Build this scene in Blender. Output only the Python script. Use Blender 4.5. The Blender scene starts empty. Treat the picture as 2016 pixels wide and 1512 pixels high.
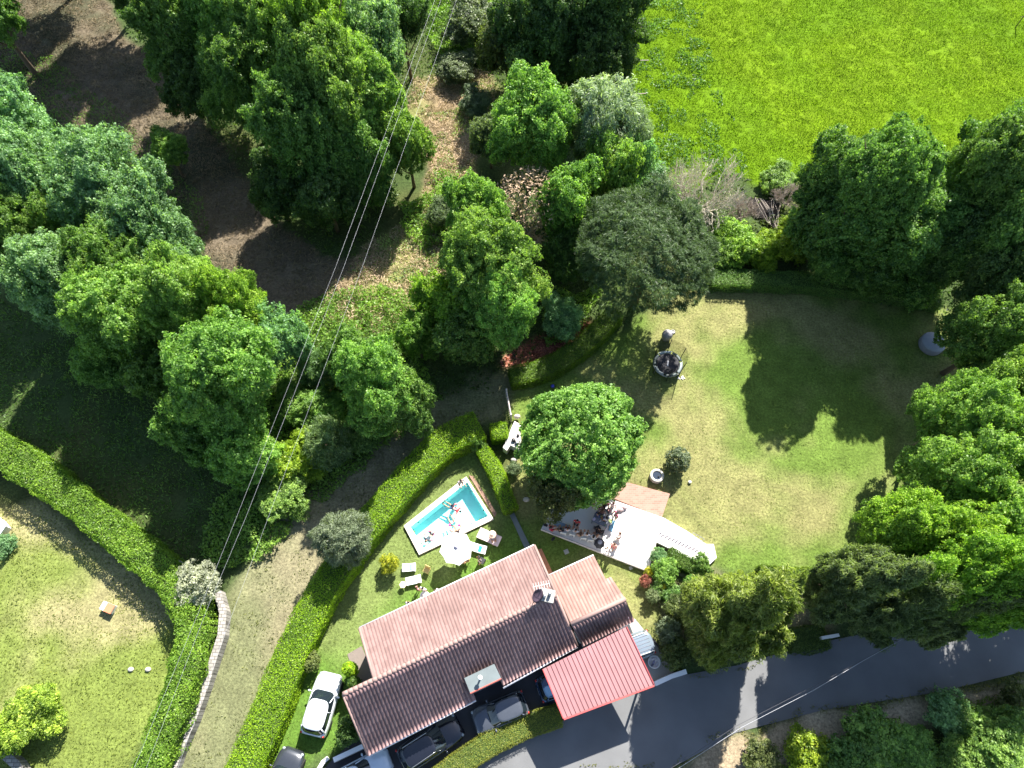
import bpy, math, random
import numpy as np
from mathutils import Vector, Matrix

# ------------------------------------------------------------------ camera, world, sun
scene = bpy.context.scene
F = 1400.0                       # focal length in photo pixels (photo is 2016 x 1512)
TILT = math.radians(25.0)        # camera tilt away from straight down
CAMH = 53.0
cam_d = bpy.data.cameras.new('camera'); cam = bpy.data.objects.new('camera', cam_d)
scene.collection.objects.link(cam)
cam_d.sensor_fit = 'HORIZONTAL'; cam_d.sensor_width = 36.0
cam_d.lens = 36.0 * F / 2016.0
cam_d.clip_start = 0.5; cam_d.clip_end = 2000
cam.location = (0, 0, CAMH); cam.rotation_euler = (TILT, 0, 0)
scene.camera = cam

SUN_EL = math.radians(46); SUN_AZ = math.radians(23)      # azimuth from +Y towards +X
SUN = Vector((math.sin(SUN_AZ)*math.cos(SUN_EL), math.cos(SUN_AZ)*math.cos(SUN_EL), math.sin(SUN_EL)))
world = bpy.data.worlds.new('World'); scene.world = world; world.use_nodes = True
wn = world.node_tree.nodes; wl = world.node_tree.links; wn.clear()
sky = wn.new('ShaderNodeTexSky'); sky.sky_type = 'NISHITA'; sky.sun_disc = False
sky.sun_elevation = SUN_EL; sky.sun_rotation = SUN_AZ
bg = wn.new('ShaderNodeBackground'); bg.inputs['Strength'].default_value = 0.072
wo = wn.new('ShaderNodeOutputWorld'); wl.new(sky.outputs[0], bg.inputs[0]); wl.new(bg.outputs[0], wo.inputs[0])
sl = bpy.data.lights.new('sun', 'SUN'); sl.energy = 4.6; sl.angle = math.radians(0.5); sl.color = (1.0, 0.95, 0.87)
sun = bpy.data.objects.new('sun', sl); scene.collection.objects.link(sun)
sun.rotation_euler = SUN.to_track_quat('Z', 'Y').to_euler(); sun.location = (0, 0, 80)
scene.view_settings.view_transform = 'Standard'; scene.view_settings.look = 'None'
scene.view_settings.exposure = 1.80; scene.view_settings.gamma = 1.0
scene.view_settings.use_curve_mapping = False
scene.cycles.max_bounces = 6; scene.cycles.diffuse_bounces = 3; scene.cycles.transparent_max_bounces = 12
scene.cycles.caustics_reflective = False; scene.cycles.caustics_refractive = False

CT, ST = math.cos(TILT), math.sin(TILT)
def P(x, y, z=0.0):
    """point of the horizontal plane at height z seen at photo pixel x, y"""
    u = (x-1008)/F; v = (y-756)/F
    t = (CAMH - z)/(CT + v*ST)
    return Vector((u*t, (ST - v*CT)*t, z))
def mpp(y, z=0.0):
    v = (y-756)/F
    return (CAMH - z)/(CT + v*ST)/F      # metres per photo pixel

R = random.Random(7); NR = np.random.default_rng(11)
C = scene.collection

# ------------------------------------------------------------------ tagging
def tag(o, label=None, cat=None, group=None, kind=None):
    if label: o['label'] = label
    if cat: o['category'] = cat
    if group: o['group'] = group
    if kind: o['kind'] = kind
    return o
def thing(name, label, cat, loc=(0, 0, 0), rz=0.0, group=None):
    o = bpy.data.objects.new(name, None); C.objects.link(o)
    o.location = loc; o.rotation_euler = (0, 0, rz); o.empty_display_size = 0.3
    return tag(o, label, cat, group)
def link(name, me, mat, parent=None, loc=(0, 0, 0)):
    o = bpy.data.objects.new(name, me); C.objects.link(o); o.location = loc
    if mat is not None:
        if len(me.materials) == 0: me.materials.append(mat)
    if parent is not None: o.parent = parent
    return o

# ------------------------------------------------------------------ materials
MATS = {}
def nodes(name):
    m = bpy.data.materials.new(name); m.use_nodes = True
    nt = m.node_tree; b = nt.nodes['Principled BSDF']
    return m, nt, nt.nodes, nt.links, b
def mat(name, col, rough=0.6, metal=0.0, var=0.15, scale=4.0, bump=0.0, spec=0.5, bscale=None, detail=4):
    if name in MATS: return MATS[name]
    m, nt, N, L, b = nodes(name)
    tc = N.new('ShaderNodeTexCoord'); nz = N.new('ShaderNodeTexNoise'); nz.inputs['Scale'].default_value = scale
    nz.inputs['Detail'].default_value = detail; L.new(tc.outputs['Object'], nz.inputs['Vector'])
    mx = N.new('ShaderNodeMix'); mx.data_type = 'RGBA'
    mx.inputs[6].default_value = (*[c*(1-var) for c in col], 1); mx.inputs[7].default_value = (*[min(1, c*(1+var)) for c in col], 1)
    L.new(nz.outputs[0], mx.inputs[0]); L.new(mx.outputs[2], b.inputs['Base Color'])
    b.inputs['Roughness'].default_value = rough; b.inputs['Metallic'].default_value = metal
    b.inputs['Specular IOR Level'].default_value = spec
    if bump:
        n2 = N.new('ShaderNodeTexNoise'); n2.inputs['Scale'].default_value = bscale or scale*4; n2.inputs['Detail'].default_value = 5
        L.new(tc.outputs['Object'], n2.inputs['Vector'])
        bp = N.new('ShaderNodeBump'); bp.inputs['Strength'].default_value = bump; bp.inputs['Distance'].default_value = 0.05
        L.new(n2.outputs[0], bp.inputs['Height']); L.new(bp.outputs[0], b.inputs['Normal'])
    MATS[name] = m; return m

def foliage_mat(name, transl=0.28, rough=0.45, hue=True, spec=0.3):
    m, nt, N, L, b = nodes(name)
    oi = N.new('ShaderNodeObjectInfo'); at = N.new('ShaderNodeAttribute'); at.attribute_name = 'tint'
    hs = N.new('ShaderNodeHueSaturation')
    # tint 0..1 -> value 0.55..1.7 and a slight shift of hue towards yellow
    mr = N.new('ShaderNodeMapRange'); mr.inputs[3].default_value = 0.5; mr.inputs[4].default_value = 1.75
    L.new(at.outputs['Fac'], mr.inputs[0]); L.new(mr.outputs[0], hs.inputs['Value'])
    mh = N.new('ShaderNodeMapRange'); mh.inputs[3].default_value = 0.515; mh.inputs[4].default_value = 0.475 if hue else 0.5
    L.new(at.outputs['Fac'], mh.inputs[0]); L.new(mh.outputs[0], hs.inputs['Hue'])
    L.new(oi.outputs['Color'], hs.inputs['Color'])
    L.new(hs.outputs[0], b.inputs['Base Color']); b.inputs['Roughness'].default_value = rough
    b.inputs['Specular IOR Level'].default_value = spec
    tr = N.new('ShaderNodeBsdfTranslucent'); mt = N.new('ShaderNodeMix'); mt.data_type = 'RGBA'; mt.blend_type = 'MULTIPLY'
    mt.inputs[0].default_value = 1.0; mt.inputs[7].default_value = (1.35, 1.5, 0.55, 1)
    L.new(hs.outputs[0], mt.inputs[6]); L.new(mt.outputs[2], tr.inputs[0])
    ms = N.new('ShaderNodeMixShader'); ms.inputs[0].default_value = transl
    L.new(b.outputs[0], ms.inputs[1]); L.new(tr.outputs[0], ms.inputs[2])
    L.new(ms.outputs[0], N['Material Output'].inputs[0])
    return m
M_LEAF = foliage_mat('leaves', .42); M_DRY = foliage_mat('dry_leaves', 0.1, 0.8, False, .1); M_GRASS = foliage_mat('grass_blades', .4, .8, True, .05)
M_BARK = mat('bark', (0.12, 0.085, 0.055), 0.9, var=0.4, scale=6, bump=0.5)
M_BARKP = mat('pale_bark', (0.34, 0.29, 0.24), 0.9, var=0.3, scale=6)
M_WHITE = mat('white_paint', (0.8, 0.8, 0.78), 0.5, var=0.04)
M_PLASTER = mat('white_render', (0.72, 0.70, 0.66), 0.85, var=0.06, scale=2)
M_BLACK = mat('black_plastic', (0.015, 0.015, 0.018), 0.45, var=0.2)
M_METAL = mat('grey_metal', (0.35, 0.36, 0.38), 0.35, 0.8, var=0.1)
M_STONE = mat('pale_stone', (0.48, 0.45, 0.40), 0.9, var=0.3, scale=5, bump=0.5)
M_CONC = mat('concrete', (0.33, 0.33, 0.31), 0.9, var=0.18, scale=1.6, bump=0.15, detail=8)
M_CONCG = mat('grey_concrete', (0.125, 0.15, 0.155), 0.9, var=0.3, scale=1.2, detail=8)
M_WOOD = mat('wood', (0.42, 0.28, 0.14), 0.7, var=0.25, scale=7)
M_PWOOD = mat('pale_wood', (0.62, 0.50, 0.38), 0.7, var=0.15, scale=7)
M_GLASS = mat('car_glass', (0.012, 0.018, 0.024), 0.06, var=0.1, spec=0.9)
M_TYRE = mat('tyre_rubber', (0.02, 0.02, 0.02), 0.85)
M_RIM = mat('alloy_rim', (0.5, 0.5, 0.52), 0.3, 0.9)
M_PINK = mat('pink_vinyl', (0.72, 0.06, 0.32), 0.3, var=0.1)
M_SKIN = mat('skin', (0.52, 0.29, 0.19), 0.6, var=0.08)

# ------------------------------------------------------------------ mesh builder
class MB:
    def __init__(s): s.v = []; s.f = []
    def add(s, vs, fs):
        o = len(s.v); s.v += [tuple(v) for v in vs]; s.f += [tuple(i+o for i in f) for f in fs]; return s
    def box(s, c, d, rz=0.0, rx=0.0, ry=0.0, bev=0.0):
        m = Matrix.Rotation(rz, 3, 'Z') @ Matrix.Rotation(ry, 3, 'Y') @ Matrix.Rotation(rx, 3, 'X')
        x, y, z = d[0]/2, d[1]/2, d[2]/2; c = Vector(c)
        if bev > 0:
            b = min(bev, x*.45, y*.45, z*.45)
            vs = []; 
            for zz, i in ((-z, b), (-z+b, 0), (z-b, 0), (z, b)):
                for (sx, sy) in ((-1, -1), (1, -1), (1, 1), (-1, 1)):
                    # two verts per corner, clipped
                    if sx*sy > 0:
                        vs.append((sx*(x-i), sy*(y-i-b), zz)) if i else vs.append((sx*x, sy*(y-b), zz))
                        vs.append((sx*(x-i-b), sy*(y-i), zz)) if i else vs.append((sx*(x-b), sy*y, zz))
                    else:
                        vs.append((sx*(x-i-b), sy*(y-i), zz)) if i else vs.append((sx*(x-b), sy*y, zz))
                        vs.append((sx*(x-i), sy*(y-i-b), zz)) if i else vs.append((sx*x, sy*(y-b), zz))
            # order the ring properly by angle
            out = []
            for k in range(4):
                ring = vs[k*8:(k+1)*8]; ring.sort(key=lambda p: math.atan2(p[1]/y, p[0]/x)); out += ring
            fs = [tuple(reversed(range(8))), tuple(range(24, 32))]
            for k in range(3):
                for j in range(8): a = k*8+j; bb = k*8+(j+1) % 8; fs.append((a, bb, bb+8, a+8))
            return s.add([c + m @ Vector(p) for p in out], fs)
        vs = [c + m @ Vector((sx*x, sy*y, sz*z)) for sz in (-1, 1) for (sx, sy) in ((-1, -1), (1, -1), (1, 1), (-1, 1))]
        return s.add(vs, [(3, 2, 1, 0), (4, 5, 6, 7), (0, 1, 5, 4), (1, 2, 6, 5), (2, 3, 7, 6), (3, 0, 4, 7)])
    def prism(s, poly, z0, z1):
        """poly of 2D/3D points; vertical walls from z0 to z1 (z1 may be None: use each point's own z)"""
        pts = [Vector(p) for p in poly]
        area = sum(pts[i].x*pts[(i+1) % len(pts)].y - pts[(i+1) % len(pts)].x*pts[i].y for i in range(len(pts)))
        if area < 0: pts.reverse()
        n = len(pts)
        vs = [(p.x, p.y, z0) for p in pts] + [(p.x, p.y, (p.z if z1 is None else z1)) for p in pts]
        fs = [tuple(reversed(range(n))), tuple(range(n, 2*n))] + [(i, (i+1) % n, n+(i+1) % n, n+i) for i in range(n)]
        return s.add(vs, fs)
    def tube(s, pts, rad, seg=8, cap=True):
        pts = [Vector(p) for p in pts]; n = len(pts)
        if not hasattr(rad, '__len__'): rad = [rad]*n
        vs = []; prev = None
        for i, p in enumerate(pts):
            t = (pts[min(i+1, n-1)] - pts[max(i-1, 0)])
            t = t.normalized() if t.length > 1e-9 else Vector((0, 0, 1))
            a = Vector((0, 0, 1)) if abs(t.z) < .9 else Vector((1, 0, 0))
            if prev is not None: a = prev
            x = (a - t*a.dot(t)).normalized(); prev = x; y = t.cross(x)
            for k in range(seg):
                an = 2*math.pi*k/seg; vs.append(p + (x*math.cos(an) + y*math.sin(an))*rad[i])
        fs = [(i*seg+k, i*seg+(k+1) % seg, (i+1)*seg+(k+1) % seg, (i+1)*seg+k) for i in range(n-1) for k in range(seg)]
        if cap: fs += [tuple(reversed(range(seg))), tuple(range((n-1)*seg, n*seg))]
        return s.add(vs, fs)
    def lathe(s, prof, seg=24, c=(0, 0, 0), sx=1, sy=1):
        vs = []; n = len(prof)
        for (r, z) in prof:
            for k in range(seg):
                a = 2*math.pi*k/seg; vs.append((c[0]+r*math.cos(a)*sx, c[1]+r*math.sin(a)*sy, c[2]+z))
        fs = [(i*seg+k, i*seg+(k+1) % seg, (i+1)*seg+(k+1) % seg, (i+1)*seg+k) for i in range(n-1) for k in range(seg)]
        fs += [tuple(reversed(range(seg))), tuple(range((n-1)*seg, n*seg))]
        return s.add(vs, fs)
    def ball(s, c, r, seg=12, rings=8):
        if not hasattr(r, '__len__'): r = (r, r, r)
        prof = [(math.sin(math.pi*i/rings), -math.cos(math.pi*i/rings)) for i in range(rings+1)]
        prof[0] = (1e-3, -1); prof[-1] = (1e-3, 1)
        vs = [(c[0]+q*math.cos(2*math.pi*k/seg)*r[0], c[1]+q*math.sin(2*math.pi*k/seg)*r[1], c[2]+z*r[2]) for (q, z) in prof for k in range(seg)]
        fs = [(i*seg+k, i*seg+(k+1) % seg, (i+1)*seg+(k+1) % seg, (i+1)*seg+k) for i in range(rings) for k in range(seg)]
        return s.add(vs, fs)
    def torus(s, c, R0, r, seg=28, ms=10, a0=0.0, a1=2*math.pi, squash=1.0):
        full = abs(a1-a0-2*math.pi) < 1e-6; n = seg if full else seg+1
        vs = []
        for i in range(n):
            a = a0 + (a1-a0)*i/seg
            for k in range(ms):
                b = 2*math.pi*k/ms
                vs.append((c[0]+(R0+r*math.cos(b))*math.cos(a), c[1]+(R0+r*math.cos(b))*math.sin(a), c[2]+r*math.sin(b)*squash))
        fs = []
        for i in range(seg):
            j = (i+1) % n
            for k in range(ms): fs.append((i*ms+k, j*ms+k, j*ms+(k+1) % ms, i*ms+(k+1) % ms))
        if not full: fs += [tuple(range(ms)), tuple(reversed(range((n-1)*ms, n*ms)))]
        return s.add(vs, fs)
    def mesh(s, name, smooth=False):
        used = sorted({i for f in s.f for i in f}); mp = {i: k for k, i in enumerate(used)}
        me = bpy.data.meshes.new(name); me.from_pydata([s.v[i] for i in used], [], [tuple(mp[i] for i in f) for f in s.f]); me.update()
        if smooth: me.polygons.foreach_set('use_smooth', [True]*len(me.polygons))
        return me
    def build(s, name, m, parent=None, smooth=False, world=False):
        me = s.mesh(name, smooth)
        if world and parent is not None:
            me.transform(Matrix.Translation(-Vector(parent.location)))
        return link(name, me, m, parent)

# ------------------------------------------------------------------ leaf clouds
def unit(a): return a/np.maximum(np.linalg.norm(a, axis=1, keepdims=True), 1e-9)
def rdir(n, rng): return unit(rng.normal(size=(n, 3)))
def leaf_mesh(name, Cc, Nn, S, T, asp=0.6, align=None, rng=NR):
    n = len(Cc); r = rng.normal(size=(n, 3))
    if align is not None: r = align + 0.45*r
    t = unit(r - Nn*np.sum(r*Nn, axis=1, keepdims=True)); b = np.cross(Nn, t)
    s = S[:, None]
    V = np.empty((n, 4, 3)); fold = Nn*s*0.18
    V[:, 0] = Cc - t*s; V[:, 1] = Cc + b*s*asp + fold; V[:, 2] = Cc + t*s; V[:, 3] = Cc - b*s*asp + fold
    me = bpy.data.meshes.new(name)
    me.vertices.add(4*n); me.vertices.foreach_set('co', V.reshape(-1))
    me.loops.add(4*n); me.loops.foreach_set('vertex_index', np.arange(4*n, dtype=np.int32))
    me.polygons.add(n); me.polygons.foreach_set('loop_start', np.arange(0, 4*n, 4, dtype=np.int32))
    me.polygons.foreach_set('loop_total', np.full(n, 4, dtype=np.int32))
    at = me.attributes.new('tint', 'FLOAT', 'FACE'); at.data.foreach_set('value', np.clip(T, 0, 1).astype(np.float32))
    me.update(); return me

def crown_pts(lobes, sp, per, rc, leaf, rng, zmin=-0.8, updir=0.45, fill=0.3, tv=0.21, spread=0.7, rvar=.28):
    Cs, Ns, Ss, Ts, As = [], [], [], [], []
    L = np.array(lobes, float)
    for li, (cx, cy, cz, rx, ry, rz) in enumerate(lobes):
        rm = (rx+ry+rz)/3; n = max(6, int(4*math.pi*rm*rm/(sp*sp)))
        i = np.arange(n)+0.5; ph = np.arccos(1-2*i/n); th = math.pi*(1+5**.5)*i
        d = np.stack([np.cos(th)*np.sin(ph), np.sin(th)*np.sin(ph), np.cos(ph)], 1)
        d = unit(d + rng.normal(size=d.shape)*0.35*sp/rm)
        d = d[d[:, 2] > zmin]
        q = np.array([cx, cy, cz]) + d*np.array([rx, ry, rz])*(1.08-rvar*rng.random((len(d), 1))**1.3)
        keep = np.ones(len(q), bool)
        for lj in range(len(lobes)):
            if lj == li: continue
            e = (q - L[lj, :3])/(L[lj, 3:]*0.82); keep &= (np.sum(e*e, 1) > 1)
        q = q[keep]; d = d[keep]; m = len(q)
        if m == 0: continue
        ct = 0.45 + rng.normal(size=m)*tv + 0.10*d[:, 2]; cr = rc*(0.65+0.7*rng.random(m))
        k = per
        lo = rdir(m*k, rng); D = np.repeat(d, k, 0)
        lo = unit(lo + 0.75*D + np.array([0, 0, 0.25]))
        rad = np.repeat(cr, k)*(0.35+0.75*rng.random(m*k))
        pos = np.repeat(q, k, 0) + lo*rad[:, None]*np.array([1, 1, 0.8])
        nn = unit(lo*0.5 + D*0.25 + np.array([0, 0, updir]) + rng.normal(size=lo.shape)*spread*0.75)
        Cs.append(pos); Ns.append(nn); Ss.append(leaf*(0.5+1.3*rng.random(m*k)**2)); Ts.append(np.repeat(ct, k) + rng.normal(size=m*k)*0.17); As.append(D)
        # interior leaves that close the crown
        kf = int(m*k*fill)
        if kf:
            dd = rdir(kf, rng); dd = dd[dd[:, 2] > zmin]; kf = len(dd)
            pos = np.array([cx, cy, cz]) + dd*np.array([rx, ry, rz])*(0.45+0.4*rng.random((kf, 1)))
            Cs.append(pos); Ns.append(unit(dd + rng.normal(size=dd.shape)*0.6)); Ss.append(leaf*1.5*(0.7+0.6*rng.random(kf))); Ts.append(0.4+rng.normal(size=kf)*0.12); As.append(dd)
    return np.concatenate(Cs), np.concatenate(Ns), np.concatenate(Ss), np.concatenate(Ts), np.concatenate(As)

PROTO = {}
def proto(kind, seed):
    key = (kind, seed)
    if key in PROTO: return PROTO[key]
    rng = np.random.default_rng(100+seed*17+len(kind)*3)
    if kind == 'broad5':      # about 5 m radius
        lobes = [(0, 0, 0, 3.7, 3.7, 3.9)]
        for k in range(13):
            a = k*2.4+rng.random()*0.9; rr = 2.6+rng.random()*1.4; z = -2.2+4.6*rng.random(); s = 1.0+0.85*rng.random()**1.5
            lobes.append((rr*math.cos(a), rr*math.sin(a), z, s, s, s*0.95))
        for k in range(3):
            a = rng.random()*6.28; lobes.append((1.5*math.cos(a), 1.5*math.sin(a), 2.6+rng.random(), 1.6, 1.6, 1.4))
        pts = crown_pts(lobes, 0.56, 70, 0.46, 0.088, rng, rvar=.45, spread=.9); R0, Z0 = 5.0, 4.8; asp = 0.62; al = None
    elif kind == 'broad3':
        lobes = [(0, 0, 0, 2.1, 2.1, 2.2)]
        for k in range(7):
            a = k*2.4+rng.random()*0.8; rr = 1.6+rng.random()*0.6; z = -1.0+2.3*rng.random(); s = 0.8+0.5*rng.random()
            lobes.append((rr*math.cos(a), rr*math.sin(a), z, s, s, s))
        pts = crown_pts(lobes, 0.46, 60, 0.38, 0.082, rng, rvar=.45, spread=.9); R0, Z0 = 3.0, 2.8; asp = 0.62; al = None
    elif kind == 'shrub':
        lobes = [(0, 0, 0, 0.8, 0.8, 0.8)]
        for k in range(5):
            a = k*2.4+rng.random()*0.8; s = 0.35+0.25*rng.random(); lobes.append((0.65*math.cos(a), 0.65*math.sin(a), -0.2+0.6*rng.random(), s, s, s))
        pts = crown_pts(lobes, 0.30, 44, 0.24, 0.052, rng, rvar=.4); R0, Z0 = 1.1, 1.0; asp = 0.6; al = None
    elif kind == 'round':     # clipped round crown
        pts = crown_pts([(0, 0, 0, 0.97, 0.97, 0.97)], 0.30, 34, 0.18, 0.065, rng, tv=0.1); R0, Z0 = 1.1, 1.1; asp = 0.6; al = None
    elif kind == 'garden':    # one big regular dome
        lobes = [(0, 0, 0, 4.0, 4.0, 3.6)]
        for k in range(12):
            a = k*2.4; rr = 2.9+0.5*rng.random(); z = -1.2+2.6*rng.random(); s = 1.1+0.5*rng.random(); lobes.append((rr*math.cos(a), rr*math.sin(a), z, s, s, s))
        pts = crown_pts(lobes, 0.46, 70, 0.36, 0.082, rng, tv=0.14, rvar=.34, spread=.9); R0, Z0 = 4.7, 4.0; asp = 0.62; al = None
    elif kind == 'willow':
        lobes = [(0, 0, 0, 2.6, 2.6, 2.8)]
        for k in range(7):
            a = k*2.4; s = 0.9+0.4*rng.random(); lobes.append((1.9*math.cos(a), 1.9*math.sin(a), -0.8+2.2*rng.random(), s, s, s))
        pts = crown_pts(lobes, 0.6, 80, 0.5, 0.13, rng, tv=0.12); R0, Z0 = 3.4, 3.4; asp = 0.22; al = 'out'
    elif kind == 'pine5':
        lobes = [(0, 0, 0, 4.6, 4.6, 3.1)]
        for k in range(22):
            a = k*2.4; rr = 4.0*math.sqrt((k+.5)/22); z = 2.0*math.sqrt(max(0, 1-(rr/4.6)**2))+0.3*rng.random(); s = 0.95+0.4*rng.random(); lobes.append((rr*math.cos(a), rr*math.sin(a), z, s, s, s*0.9))
        pts = crown_pts(lobes, 0.36, 60, 0.24, 0.12, rng, zmin=-0.5, updir=0.2, fill=0.2, tv=0.12, spread=1.0); R0, Z0 = 5.2, 3.5; asp = 0.13; al = 'out'
    elif kind == 'conifer':
        lobes = [(0, 0, -0.6, 2.7, 2.7, 3.0)]
        for k in range(14):
            a = k*2.4; rr = 2.2+0.9*rng.random(); z = -2.2+3.6*rng.random(); s = 0.75+0.4*rng.random(); lobes.append((rr*math.cos(a), rr*math.sin(a), z, s*1.15, s*1.15, s*0.7))
        for k in range(3):
            a = k*2.1; lobes.append((0.7*math.cos(a), 0.7*math.sin(a), 2.4+0.8*k, 0.8, 0.8, 1.1))
        pts = crown_pts(lobes, 0.46, 80, 0.46, 0.16, rng, updir=0.3, tv=0.2, spread=0.9, rvar=.6); R0, Z0 = 3.9, 3.8; asp = 0.2; al = 'out'
    elif kind == 'column':
        pts = crown_pts([(0, 0, 0, 0.42, 0.42, 1.5)], 0.22, 30, 0.15, 0.06, rng); R0, Z0 = 0.5, 1.6; asp = 0.4; al = None
    elif kind == 'fuzzy':     # young pine / broom, fine upright needles
        lobes = [(0, 0, 0, 1.2, 1.2, 1.4)] + [(0.9*math.cos(k*1.3), 0.9*math.sin(k*1.3), -0.4+0.4*rng.random(), 0.6, 0.6, 0.7) for k in range(5)]
        pts = crown_pts(lobes, 0.38, 60, 0.34, 0.13, rng, updir=0.1, spread=1.1); R0, Z0 = 1.7, 1.6; asp = 0.12; al = 'up'
    Cc, Nn, S, T, A = pts
    if kind not in ('round', 'column'):      # irregular outline instead of perfect lobes
        w = R0*.055; off = np.zeros_like(Cc)
        for q in range(4):
            kv = rng.normal(size=(3, 3))*(1.6+1.3*q)/R0*1.6; ph = rng.random(3)*6.28; off += np.sin(Cc @ kv.T+ph)*w/(1+.35*q)
        Cc = Cc+off; T = T+rng.normal(size=len(T))*.07
    if al == 'up': A = A*0.5 + np.array([0, 0, 0.9])
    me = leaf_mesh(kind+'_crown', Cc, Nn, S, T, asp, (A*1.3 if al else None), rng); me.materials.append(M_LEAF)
    PROTO[key] = (me, R0, Z0); return PROTO[key]

TRUNKS = {}
def trunk_mesh(seed):
    """unit trunk: crown centre at z = 1, limbs spreading to radius 0.6"""
    if seed in TRUNKS: return TRUNKS[seed]
    r = random.Random(seed); m = MB()
    bend = (r.uniform(-.06, .06), r.uniform(-.06, .06))
    m.tube([(0, 0, 0), (bend[0]*.5, bend[1]*.5, .3), (bend[0], bend[1], .6), (bend[0], bend[1], 1.1)], [0.05, 0.038, 0.03, 0.01], 8)
    for k in range(7):
        a = k*2.4 + r.random(); z0 = .35+.08*k; l = .35+.25*r.random()
        p0 = Vector((bend[0], bend[1], z0)); d = Vector((math.cos(a), math.sin(a), .6))
        m.tube([p0, p0+d*l*.5+Vector((0, 0, .02)), p0+d*l+Vector((0, 0, .06))], [.017, .011, .004], 5)
    TRUNKS[seed] = m.mesh('trunk', True); TRUNKS[seed].materials.append(M_BARK); return TRUNKS[seed]

COL = dict(bright=(.155, .285, .06), yell=(.175, .31, .04), mid=(.115, .22, .05), dark=(.07, .135, .036), blue=(.16, .285, .125),
           olive=(.10, .13, .04), grey=(.12, .17, .085), silver=(.24, .31, .19), pine=(.075, .125, .055), lime=(.17, .27, .02),
           conif=(.21, .27, .075), conifd=(.15, .20, .09), bronze=(.30, .12, .08), flower=(.27, .31, .22), yellow=(.33, .36, .03), greyb=(.14, .19, .12))
def tree(kind, seed, x, y, zc, rpx, rz, col, label, name='broadleaf_tree', cat='tree', group=None, base=0.0, trunk=True):
    me, R0, Z0 = proto(kind, seed); c = P(x, y, zc); r = rpx*mpp(y, zc)
    root = thing(name, label, cat, (c.x, c.y, base), R.random()*6.28, group)
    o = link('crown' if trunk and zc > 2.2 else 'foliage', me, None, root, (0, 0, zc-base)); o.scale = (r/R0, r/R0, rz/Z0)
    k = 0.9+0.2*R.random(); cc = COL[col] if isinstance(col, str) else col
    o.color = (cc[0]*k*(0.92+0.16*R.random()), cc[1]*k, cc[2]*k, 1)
    t = link('trunk' if zc > 2.2 else 'stem', trunk_mesh(seed % 4), None, root); hh = max(0.3, zc-base); w = max(0.5, min(hh, r*1.5))
    t.scale = (w, w, hh)
    return root

# ------------------------------------------------------------------ numpy helpers for zones
def inpoly(X, Y, poly):
    ins = np.zeros(X.shape, bool); n = len(poly)
    for i in range(n):
        x1, y1 = poly[i][0], poly[i][1]; x2, y2 = poly[(i+1) % n][0], poly[(i+1) % n][1]
        if y1 == y2: continue
        c = ((y1 > Y) != (y2 > Y)) & (X < (x2-x1)*(Y-y1)/(y2-y1)+x1); ins ^= c
    return ins
def vnoise(X, Y, s, seed):
    g = np.random.default_rng(seed).random((256, 256)); x = X/s+100; y = Y/s+100
    xi = np.floor(x).astype(int); yi = np.floor(y).astype(int); fx = x-xi; fy = y-yi
    fx = fx*fx*(3-2*fx); fy = fy*fy*(3-2*fy); a = lambda i, j: g[i % 256, j % 256]
    return (a(xi, yi)*(1-fx)+a(xi+1, yi)*fx)*(1-fy)+(a(xi, yi+1)*(1-fx)+a(xi+1, yi+1)*fx)*fy
def fbm(X, Y, s, seed): return (vnoise(X, Y, s, seed)+0.5*vnoise(X, Y, s/2.1, seed+1)+0.25*vnoise(X, Y, s/4.3, seed+2))/1.75
def W(pts, z=0.0): return [P(x, y, z) for (x, y) in pts]

ZONES = {   # in photo pixels on the ground plane
 'meadow': [(1215, 310), (1225, -60), (2200, -80), (2200, 420), (1900, 400), (1600, 385), (1440, 350), (1300, 375)],
 'lawn': [(1010, 760), (1110, 735), (1230, 640), (1400, 545), (1620, 560), (1850, 600), (2050, 640), (2050, 950), (1760, 1010), (1700, 1110), (1640, 1130), (1490, 1125), (1400, 1110), (1300, 1180), (1290, 1330), (1230, 1300), (1000, 1300), (1000, 1150), (1010, 900), (1020, 860), (1000, 820)],
 'poolgarden': [(470, 1540), (560, 1330), (640, 1180), (700, 1070), (780, 980), (880, 900), (950, 880), (1010, 1010), (1060, 1090), (1060, 1300), (600, 1500), (600, 1540)],
 'leftgarden': [(-60, 1000), (40, 990), (110, 1000), (240, 1100), (340, 1180), (360, 1290), (240, 1560), (-60, 1560)],
 'track': [(300, 1560), (380, 1360), (440, 1260), (435, 1170), (500, 1080), (600, 980), (720, 890), (860, 790), (960, 730), (1020, 735), (1000, 810), (900, 850), (760, 960), (700, 1030), (630, 1150), (560, 1300), (460, 1560)],
 'brown': [(-80, -60), (180, -60), (240, 60), (330, 150), (420, 260), (520, 420), (640, 500), (720, 520), (730, 560), (640, 610), (590, 640), (500, 590), (410, 560), (360, 400), (200, 300), (130, 250), (-60, 190)],
 'tan': [(640, 600), (720, 480), (820, 440), (840, 330), (800, 220), (820, 150), (970, 140), (975, 240), (920, 380), (890, 440), (870, 560), (800, 620), (700, 680)],
 'bank': [(1300, 1540), (1440, 1455), (1620, 1405), (1850, 1370), (2080, 1325), (2080, 1400), (1800, 1440), (1600, 1480), (1420, 1560)],
 'leafbed': [(985, 718), (1060, 670), (1120, 625), (1160, 640), (1100, 700), (1040, 722)],
 'bed': [(1270, 1070), (1400, 1110), (1460, 1160), (1640, 1160), (1640, 1240), (1380, 1290), (1300, 1200)],
}
ZC = dict(meadow=(.088, .165, .004), lawn=(.095, .15, .028), poolgarden=(.08, .15, .024), leftgarden=(.135, .175, .04), track=(.13, .14, .07),
          brown=(.12, .098, .068), tan=(.22, .165, .10), bank=(.26, .21, .14), leafbed=(.20, .07, .05), bed=(.16, .15, .085))
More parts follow.
